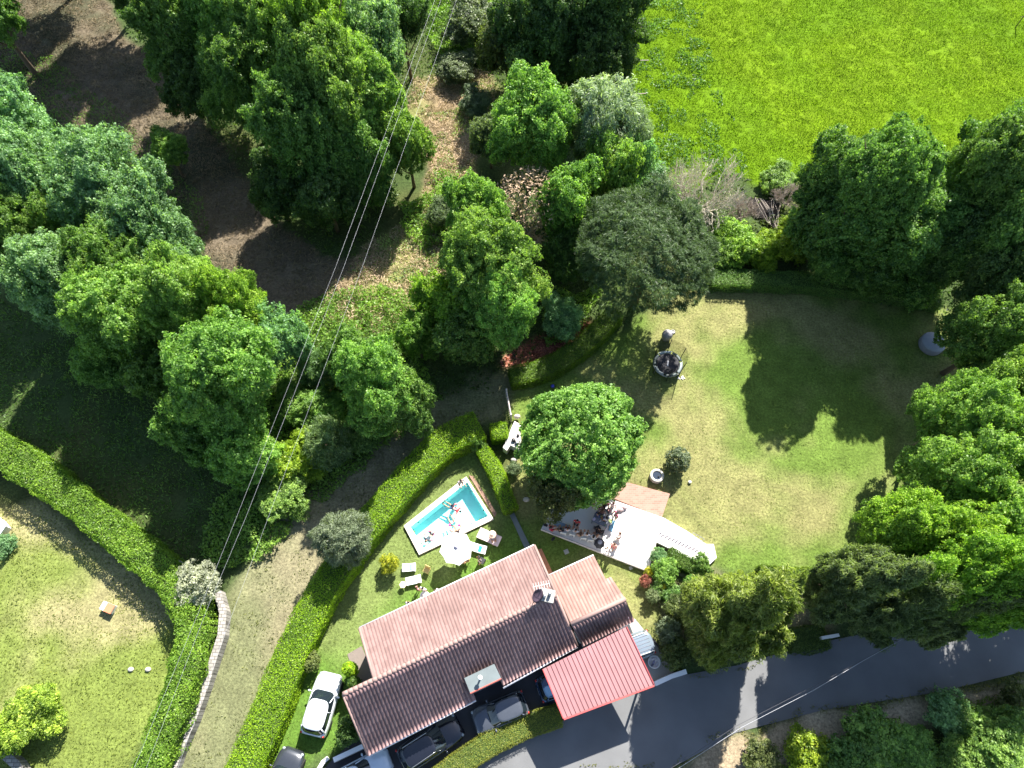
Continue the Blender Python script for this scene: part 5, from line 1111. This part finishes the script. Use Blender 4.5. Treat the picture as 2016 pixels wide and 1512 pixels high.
# floor hatch, lamps, small bits
def hatch(label, x, y, s, m, name='drain_cover', z=.03, cat='drain cover'):
    c = P(x, y, z); root = thing(name, label, cat, (c.x, c.y, 0), .4); MB().box((0, 0, z/2), (s, s, z), bev=.01).build('lid', m, root); MB().torus((0, 0, z), s*.12, .012, 10, 5).build('ring', M_METAL, root); return root
hatch('small grey square drain cover on the grass below the terrace', 1115, 1086, .34, M_CONC); hatch('small grey utility cover against the terrace edge', 1242, 1118, .24, M_CONC)
c = P(215, 1197, .3); root = thing('utility_box', 'white utility box with a terracotta lid in the lower left garden', 'utility box', (c.x, c.y, 0), -.35)
MB().box((-.1, 0, .25), (.9, .6, .5), bev=.02).build('box', M_WHITE, root); MB().box((.12, 0, .52), (.62, .64, .05), bev=.01).build('lid', mat('terracotta_lid', (.50, .18, .09), .8), root); MB().box((-.45, 0, .3), (.06, .3, .3)).build('vent', M_BLACK, root)
for (x, y, lb) in ((257, 1318, 'left pale stone sunk in the lower left garden grass'), (291, 1318, 'right pale stone sunk in the lower left garden grass')):
    c = P(x, y, .1); o = MB().ball((0, 0, .06), (.22, .17, .16), 9, 6).build('stone', M_STONE, None, True); o.location = (c.x, c.y, 0); tag(o, lb, 'stone', 'stones in the lower left garden')
sp = [P(x, y, .9) for (x, y) in [(-60, 985), (0, 1018), (12, 1035), (0, 1052), (-60, 1090)]]; root = thing('shed', 'corner of a grey-white shed roof at the left edge', 'shed', (sp[0].x, sp[0].y, 0))
MB().prism([(p.x, p.y, 0) for p in sp], .8, .9).build('roof', mat('shed_roof', (.42, .45, .45), .6), root, world=True); MB().prism([(p.x, p.y, 0) for p in inset(sp, .15)], 0, .8).build('wall', M_PLASTER, root, world=True)
def balls(name, label, cat, x, y, r, m, z=0): c = P(x, y, r+z); o = MB().ball((0, 0, r), r, 14, 10).build(name, m, None, True); o.location = (c.x, c.y, z); tag(o, label, cat)
balls('ball', 'small white ball on the lawn right of the planter shrub', 'ball', 1358, 949, .13, M_WHITE)
balls('ball', 'blue ball in the shade of the pine near the curved hedge', 'ball', 1088, 760, .16, mat('blue_ball', (.03, .04, .45), .4))
balls('ball', 'tiny white ball on the shaded grass above the walnut tree', 'ball', 1061, 797, .09, M_WHITE)
balls('ball', 'blue-violet ball on the pool lawn beside the olive tree', 'ball', 733, 1072, .15, mat('violet_ball', (.15, .12, .6), .4))
c = P(1293, 937, .35); root = thing('planter', 'round stone planter with dark water on the lawn', 'planter', (c.x, c.y, 0))
MB().lathe([(.50, 0), (.54, .1), (.54, .48), (.50, .52), (.36, .52), (.34, .42), (.34, .3)], 28).build('rim', M_STONE, root, True); MB().lathe([(.01, .44), (.36, .44), (.36, .43), (.01, .43)], 20).build('water', mat('dark_water', (.03, .04, .06), .1), root); MB().box((.12, -.08, .50), (.12, .08, .14), bev=.02).build('spout', M_BLACK, root)
c = P(1313, 661, .5); root = thing('barbecue', 'grey covered kettle barbecue above the trampoline', 'barbecue', (c.x, c.y, 0))
MB().lathe([(.30, .0), (.38, .3), (.42, .7), (.36, .95), (.2, 1.08), (.02, 1.12)], 18, sx=1.1).build('cover', mat('grey_cover', (.26, .25, .26), .8, var=.3, scale=9, bump=.5), root, True); MB().box((.42, .12, .85), (.34, .36, .26), rz=.4, bev=.04).build('side_box', M_BLACK, root); MB().torus((.42, .12, 1.0), .16, .025, 16, 6).build('handle', mat('pale_grey', (.5, .5, .5), .6), root, True)
c = P(1838, 674, .6); root = thing('hot_tub', 'round grey covered tub in the deep shade at the right of the lawn', 'hot tub', (c.x, c.y, 0))
MB().lathe([(.95, 0), (1.0, .1), (1.0, .6), (.97, .66)], 32).build('tub', mat('tub_shell', (.22, .22, .27), .7), root, True); MB().lathe([(.97, .64), (.9, .74), (.6, .86), (.02, .92)], 32).build('cover', mat('tub_cover', (.27, .30, .36), .6), root, True)
c = P(1449, 541, .4); root = thing('garden_seat', 'round pale garden seat with dark cushion in the shade at the lawn top', 'seat', (c.x, c.y, 0))
MB().torus((0, 0, .42), .26, .08, 22, 8).build('rim', mat('seat_grey', (.42, .42, .5), .6), root, True); MB().lathe([(.2, 0), (.24, .3), (.25, .42)], 16).build('base', M_BLACK, root, True); MB().ball((.04, -.05, .44), (.18, .14, .06), 10, 6).build('cushion', M_BLACK, root, True)

# trampoline
c = P(1315, 716, .75); root = thing('trampoline', 'round trampoline with black mat and safety net on poles', 'trampoline', (c.x, c.y, 0), .15); TR = 1.20; TH = .75
MB().lathe([(.01, TH), (TR*.80, TH), (TR*.80, TH-.01), (.01, TH-.01)], 32).build('mat', mat('jump_mat', (.02, .02, .026), .7), root)
MB().box((.0, .02, TH+.006), (.12, .50, .006), rz=-.35).build('logo_stripe', mat('pale_print', (.45, .45, .47), .6), root)
for k in range(6): a0 = 6.283*k/6+.04; MB().torus((0, 0, TH+.02), TR*.90, TR*.105, 8, 6, a0, a0+6.283/6-.10, squash=.28).build('pad', mat('pad_pale', (.30, .36, .36), .5) if k % 2 else mat('pad_green', (.05, .08, .08), .5), root, True)
MB().torus((0, 0, TH-.02), TR, .03, 36, 6).build('frame', M_METAL, root, True)
for k in range(6):
    a = 6.283*k/6+.3; p = (TR*1.02*math.cos(a), TR*1.02*math.sin(a)); q = (TR*1.10*math.cos(a), TR*1.10*math.sin(a))
    MB().tube([(p[0], p[1], 0), (p[0], p[1], TH+.1), (q[0], q[1], TH+1.7)], .032, 6).build('pole', M_BLACK, root, True)
    MB().tube([(p[0]*.96, p[1]*.96, 0), (p[0]*.96, p[1]*.96, TH)], .025, 6).build('leg', M_METAL, root, True)
m, nt, N, L, b = nodes('safety_net'); b.inputs['Specular IOR Level'].default_value = 0; b.inputs['Base Color'].default_value = (.01, .015, .01, 1); b.inputs['Roughness'].default_value = .9; b.inputs['Alpha'].default_value = .30
mb = MB(); seg = 24; vs = [(TR*(1.0+.05*j)*math.cos(6.283*k/seg), TR*(1.0+.05*j)*math.sin(6.283*k/seg), TH+.05+1.62*j/2) for j in range(3) for k in range(seg)]
mb.add(vs, [(j*seg+k, j*seg+(k+1) % seg, (j+1)*seg+(k+1) % seg, (j+1)*seg+k) for j in range(2) for k in range(seg)]); mb.build('net', m, root, True)
root = thing('sandals', 'scattered pale shoes on the grass right of the trampoline', 'shoes', tuple(P(1340, 742)))
for k in range(5): MB().box((R.uniform(-.25, .25), R.uniform(-.3, .3), .04), (.24, .09, .06), rz=R.random()*3, bev=.02).build('shoe', cloth((.6, .58, .56)), root)

# oven / barbecue masonry and gate
ob = P(1008, 858, 0); oven = thing('stone_counter', 'whitewashed outdoor kitchen counter with a bent end left of the walnut tree', 'counter', (ob.x, ob.y, 0)); OH = .95
oc = [P(x, y, OH) for (x, y) in [(1013, 829), (1026, 836), (1024, 852), (1026, 868), (1024, 886), (1005, 876), (998, 887), (990, 881), (1001, 858), (1007, 842)]]
MB().prism([(p.x, p.y, 0) for p in oc], 0, OH).build('masonry', mat('whitewash', (.62, .57, .56), .85, var=.12, scale=4, bump=.3), oven, world=True)
for (x, y, nm) in ((1011, 866, 'pot'), (1018, 871, 'pot'), (1020, 856, 'pot')):
    c = P(x, y, OH+.2); root = thing('cooking_pot', {1011: 'black pot left on the whitewashed counter', 1018: 'black pot with pale lid on the whitewashed counter', 1020: 'small dark pot upper right on the whitewashed counter'}[x], 'pot', (c.x, c.y, OH)); s = .5 if x == 1020 else .75
    MB().lathe([(.2*s, 0), (.22*s, .05), (.22*s, .24*s), (.19*s, .25*s)], 18).build('pot', M_BLACK, root, True); MB().lathe([(.2*s, .25*s), (.12*s, .3*s), (.01, .31*s)], 18).build('lid', M_METAL if x == 1018 else M_BLACK, root, True)
c = P(1003, 800, 1.0); gp = [(996, 752), (999, 775), (1005, 815)]
gt = thing('gate', 'slim weathered garden gate between the curved hedge and the outdoor counter', 'gate', tuple(P(1000, 790)))
g0, g1 = P(997, 768, 1.4), P(1006, 817, 1.4)
d = (g1-g0); n_ = 12
MB().tube([g0, g1], .05, 6).build('rail', mat('weathered_wood', (.50, .44, .42), .8, var=.2), gt, world=True); MB().tube([g0-Vector((0, 0, 1.1)), g1-Vector((0, 0, 1.1))], .04, 6).build('rail', MATS['weathered_wood'], gt, world=True)
for k in range(n_+1): p = g0.lerp(g1, k/n_); MB().box((p.x, p.y, .72), (.03, .09, 1.3), rz=math.atan2(d.y, d.x)+1.57).build('slat', MATS['weathered_wood'], gt, world=True)
for p in (g0, g1): MB().box((p.x, p.y, .8), (.14, .14, 1.6), bev=.02).build('post', MATS['weathered_wood'], gt, world=True)
for i, (x, y, lb) in enumerate(((1018, 822, 'white stacked stone at the upper end of the outdoor counter'), (1036, 983, 'pale rock by the narrow hedge'), (1012, 905, 'straw-coloured rock below the outdoor counter'))):
    c = P(x, y, .2); o = MB().ball((0, 0, .12), (.28, .2, .22), 9, 6).build('rock', M_STONE, None, True); o.location = (c.x, c.y, 0 if i else .3); tag(o, lb, 'rock')
# shaded void given as a near-black solid, loose branches added
hp_ = [P(x, y, .45) for (x, y) in [(1478, 388), (1538, 398), (1530, 452), (1512, 440), (1480, 410)]]; root = thing('dark_void', 'dark hollow heap coloured near-black as a shaded void, branches laid over it, below the bright field', 'dark void', (hp_[0].x, hp_[0].y, 0))
MB().prism([(p.x, p.y, 0) for p in hp_], 0, .45).build('mass', mat('void_shade', (.012, .008, .007), .95, var=.5, scale=3, bump=1), root, world=True)
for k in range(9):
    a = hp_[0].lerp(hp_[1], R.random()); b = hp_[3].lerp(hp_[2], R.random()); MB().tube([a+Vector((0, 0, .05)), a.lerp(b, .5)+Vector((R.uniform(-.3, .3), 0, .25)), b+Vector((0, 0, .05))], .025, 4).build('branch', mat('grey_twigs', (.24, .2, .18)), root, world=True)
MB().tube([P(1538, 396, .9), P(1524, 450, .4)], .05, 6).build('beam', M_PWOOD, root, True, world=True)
# field posts
for (x, y, x2, lb) in ((1236, 205, 1272, 'wooden post with a crossarm at the field corner, lower one'), (1243, 140, 1277, 'wooden post with a crossarm at the field edge, upper one')):
    b0 = P(x, y, 0); root = thing('field_post', lb, 'post', (b0.x, b0.y, 0)); MB().tube([(0, 0, 0), (0, 0, 1.3)], .07, 7).build('post', M_BARK, root, True); t = P(x2, y-21, 1.3)
    MB().tube([(0, 0, 1.28), (t.x-b0.x, (t.y-b0.y)*.2, 1.34)], .05, 6).build('crossarm', M_BARKP, root, True)
c = P(1999, 54, 0); root = thing('field_post', 'thin leaning dark pole at the top right edge of the field', 'pole', (c.x, c.y, 0)); MB().tube([(0, 0, 0), (.35, .35, 2.2)], .05, 6).build('post', M_BARK, root, True); MB().tube([(-.25, .1, 1.2), (.4, .1, 1.2)], .03, 5).build('crossarm', M_BARK, root, True)
# round white tub with clutter
c = P(1288, 1303, .5); root = thing('round_tub', 'round white tub full of clutter right of the carport', 'tub', (c.x, c.y, 0))
MB().lathe([(.35, 0), (.42, .4), (.44, .5), (.38, .5), (.34, .35), (.01, .3)], 26).build('tub', M_WHITE, root, True)
for k in range(5): MB().box((R.uniform(-.2, .2), R.uniform(-.2, .2), .45), (.26, .12, .14), rz=R.random()*3, bev=.02).build('bottle_crate', cloth(((.3, .3, .42), (.12, .12, .18), (.7, .7, .72), (.5, .5, .55), (.7, .7, .7))[k]), root)

# ------------------------------------------------------------------ cars
def outline(x0, x1, hw, n=32, p=4.0, z=0.0, taper=0.0):
    cx = (x0+x1)/2; a = (x1-x0)/2; out = []
    for k in range(n):
        t = 2*math.pi*(k+.5)/n; c_, s_ = math.cos(t), math.sin(t); X = math.copysign(abs(c_)**(2/p), c_); Y = math.copysign(abs(s_)**(2/p), s_); out.append((cx+X*a, Y*hw*(1-taper*max(0, X)), z))
    return out
def loft(rings, faces=None, cap=True):
    n = len(rings[0]); vs = [p for r_ in rings for p in r_]; fs = [(i*n+k, i*n+(k+1) % n, (i+1)*n+(k+1) % n, (i+1)*n+k) for i in range(len(rings)-1) for k in range(n)]
    if cap: fs.append(tuple(range((len(rings)-1)*n, len(rings)*n)))
    return vs, fs
def paint(name, c, rough=.25, metal=.3):
    if name in MATS: return MATS[name]
    m, nt, N, L, b = nodes(name); tc = N.new('ShaderNodeTexCoord'); nz = N.new('ShaderNodeTexNoise'); nz.inputs['Scale'].default_value = 3; L.new(tc.outputs['Object'], nz.inputs['Vector'])
    mx = N.new('ShaderNodeMix'); mx.data_type = 'RGBA'; mx.inputs[6].default_value = (*[v*.9 for v in c], 1); mx.inputs[7].default_value = (*[min(1, v*1.08) for v in c], 1); L.new(nz.outputs[0], mx.inputs[0]); L.new(mx.outputs[2], b.inputs['Base Color'])
    b.inputs['Roughness'].default_value = rough; b.inputs['Metallic'].default_value = metal; b.inputs['Coat Weight'].default_value = .8; b.inputs['Coat Roughness'].default_value = .08; MATS[name] = m; return m
def car(label, nose, tail, Wd, H, pm, rails=None, ribs=False, roofm=None, belt=.98, name='parked_car', van=False):
    a, b = P(*nose, .8), P(*tail, .8); d = a-b; d.z = 0; Ln = d.length; c = (a+b)/2; root = thing(name, label, 'car', (c.x, c.y, 0.03), math.atan2(d.y, d.x), 'cars parked around the house'); w = Wd/2
    S = [(-.5, .74, .70), (-.485, .86, .92), (-.44, .95, belt), (-.30, 1, belt+.01), (0, 1, belt+.01), (.18, .995, belt-.02), (.30, .98, belt-.07), (.40, .93, belt-.14), (.465, .83, belt-.24), (.495, .66, belt-.38), (.5, .5, belt-.5)]
    if van: S = [(x_, w_, z_) for (x_, w_, z_) in S]
    rings = []
    for (x_, wf, zt) in S:
        W2 = w*wf; X = x_*Ln; rings.append([(X, yy, zz) for (yy, zz) in ((0, .22), (W2*.85, .22), (W2*.98, .34), (W2, zt*.62), (W2*.985, zt-.14), (W2*.93, zt-.04), (W2*.80, zt), (W2*.4, zt+.025), (0, zt+.03), (-W2*.4, zt+.025), (-W2*.80, zt), (-W2*.93, zt-.04), (-W2*.985, zt-.14), (-W2, zt*.62), (-W2*.98, .34), (-W2*.85, .22))])
    vs, fs = loft(rings, cap=True); fs.append(tuple(reversed(range(16)))); MB().add(vs, [tuple(reversed(f_)) for f_ in fs]).build('body', pm, root, True)
    xr0, xr1 = -.40*Ln, .06*Ln; xb0, xb1 = -.475*Ln, .215*Ln
    if van: xr0, xr1, xb0, xb1 = -.46*Ln, .10*Ln, -.485*Ln, .22*Ln
    gz = belt-.03; rg = [outline(xb0, xb1, w*.90, p=5, z=gz, taper=.04), outline((xb0+xr0)/2, (xb1+xr1)/2, w*.85, p=4.6, z=(gz+H)/2, taper=.05), outline(xr0, xr1, w*.76, p=4.2, z=H-.045, taper=.05)]
    n = 32; vs, fs = loft(rg, cap=False); parts = {'windshield': [], 'rear_window': [], 'side_window': [], 'side_window2': []}
    for i, f_ in enumerate(fs):
        t = 2*math.pi*((i % n)+1)/n; ct, st = math.cos(t), math.sin(t)
        key = 'windshield' if ct > .62 else 'rear_window' if ct < -.72 else ('side_window' if st > 0 else 'side_window2'); parts[key].append(f_)
    for k_, fl in parts.items(): MB().add(vs, fl).build(k_.replace('2', ''), M_GLASS, root, True)
    rr = [outline(xr0-.02, xr1+.02, w*.78, p=4.2, z=H-.06, taper=.05), outline(xr0, xr1, w*.77, p=4.2, z=H-.02, taper=.05), outline(xr0+.12, xr1-.12, w*.66, p=4, z=H, taper=.05), outline(xr0+.5, xr1-.5, w*.35, p=3, z=H+.02)]
    vs, fs = loft(rr); MB().add(vs, fs).build('roof', roofm or pm, root, True)
    for s in (-1, 1):
        for (p0, p1, r_) in (((xb1-.14, s*w*.84, gz), (xr1-.06, s*w*.74, H-.04), .035), ((-.10*Ln, s*w*.905, gz), (-.10*Ln, s*w*.765, H-.04), .03), ((xb0+.22, s*w*.88, gz), (xr0+.14, s*w*.74, H-.04), .05)): MB().tube([p0, p1], r_, 6).build('pillar', pm, root, True)
        mb_ = MB(); mb_.ball((.155*Ln, s*(w+.09), belt+.03), (.07, .11, .07), 10, 7); mb_.tube([(.155*Ln, s*(w-.08), belt), (.155*Ln, s*(w+.05), belt+.02)], .025, 5); mb_.build('mirror', pm, root, True)
        MB().ball((.455*Ln, s*w*.72, belt-.25), (.10, .11, .05), 12, 8).build('headlight', mat('lamp_glass', (.25, .28, .3), .1), root, True); MB().ball((-.475*Ln, s*w*.80, belt-.10), (.07, .10, .08), 12, 8).build('tail_light', mat('tail_red', (.45, .02, .02), .2), root, True)
        for xw in (-.29, .31):
            R_ = .34; mb_ = MB(); me_ = MB().lathe([(.18, -.11), (R_-.03, -.11), (R_, -.08), (R_, .08), (R_-.03, .11), (.18, .11)], 24).mesh('tyre', True); me_.transform(Matrix.Translation((xw*Ln, s*(w-.11), R_)) @ Matrix.Rotation(math.pi/2, 4, 'X')); wh = link('wheel', me_, M_TYRE, root)
            me_ = MB().lathe([(.01, .02), (.06, .05), (.17, .06), (.19, .10), (.19, -.1)], 20).mesh('rim', True); me_.transform(Matrix.Translation((xw*Ln, s*(w-.11), R_)) @ Matrix.Rotation(-s*math.pi/2, 4, 'X')); link('rim', me_, M_RIM, wh)
        if rails: MB().tube([(xr0+.15, s*w*.70, H+.01), (xr0+.3, s*w*.71, H+.06), (xr1-.3, s*w*.69, H+.06), (xr1-.12, s*w*.68, H+.01)], .022, 6).build('roof_rail', rails, root, True)
    MB().box((.492*Ln, 0, .5), (.06, w*.9, .16), bev=.02).build('grille', M_BLACK, root); MB().box((-.495*Ln, 0, .55), (.04, .5, .12)).build('number_plate', M_WHITE, root)
    if ribs:
        for k in range(5): MB().box(((xr0+xr1)/2, -w*.5+k*w*.25, H+.03), ((xr1-xr0)*.8, .03, .025)).build('roof_rib', M_RIM, root)
    return root
car('silver-white car parked nose up on the grass beside the long hedge', (652, 1324), (614, 1449), 1.85, 1.58, paint('silver_white', (.62, .66, .70), .3, .2))
car('dark grey car cut by the bottom edge left of the driveway', (579, 1474), (528, 1600), 1.80, 1.5, paint('dark_grey', (.035, .04, .05)))
car('pale car with blue shade in its colour, cut by the bottom edge under the house eaves', (768, 1492), (640, 1560), 1.75, 1.48, paint('pale_shade_blue', (.50, .58, .66), .25, .1))  # pale paint tinted blue to carry the shade of the eaves
car('black estate car with silver roof rails in the house shade', (906, 1424), (788, 1502), 1.86, 1.62, paint('black_paint', (.012, .014, .022), .15), rails=M_RIM)
car('grey car with a pale rear roof in the house shade beside the olive hedge', (931, 1424), (1036, 1381), 1.74, 1.46, paint('mid_grey', (.07, .08, .10)), roofm=None)
car('dark blue car with its tail under the red carport', (1150, 1325), (1060, 1362), 1.72, 1.46, paint('dark_blue', (.02, .05, .11)))
car('grey off-road car with a ribbed roof sticking out right of the carport', (1190, 1296), (1283, 1262), 1.8, 1.85, paint('grey_blue', (.20, .25, .30)), rails=M_WHITE, ribs=True, van=True)

# ------------------------------------------------------------------ wires
def wire(label, pts, z, r=.006, name='power_line', m=None, group='power lines crossing the left half'):
    p = [P(x, y, zz) for (x, y), zz in zip(pts, z if hasattr(z, '__len__') else [z]*len(pts))]; q = []
    for i in range(len(p)-1):
        for k in range(6): q.append(p[i].lerp(p[i+1], k/6))
    q.append(p[-1]); o = MB().tube(q, r, 5).build(name, m or mat('aluminium_wire', (.36, .37, .40), .5, .2), None, True); tag(o, label, 'cable', group)
wire('leftmost of the three power lines, reaching the bottom edge over the wild hedge', [(912, -150), (856, 0), (661, 525), (465, 1020), (393, 1200), (264, 1512), (200, 1660)], 10.5)
wire('middle of the three power lines', [(924, -150), (868, 0), (677, 525), (483, 1021), (406, 1203), (288, 1512), (230, 1660)], 10.5)
wire('rightmost of the three power lines', [(952, -150), (897, 5), (713.5, 525), (535, 1000), (447, 1237), (350, 1512), (300, 1660)], 10.5)
wire('upper of the two cables crossing the road', [(1240, 1560), (1330, 1507), (1450, 1429), (1600, 1352), (1700, 1299), (1800, 1245)], [5.6, 5.5, 5.4, 5.3, 5.2, 5], .012, 'road_cable', mat('black_cable', (.05, .05, .06), .6), 'cables crossing the road')
wire('lower of the two cables crossing the road', [(1250, 1565), (1340, 1510), (1460, 1432), (1600, 1360), (1706, 1297), (1800, 1245)], [5.4, 5.3, 5.2, 5.2, 5.15, 5], .013, 'road_cable', None, 'cables crossing the road')
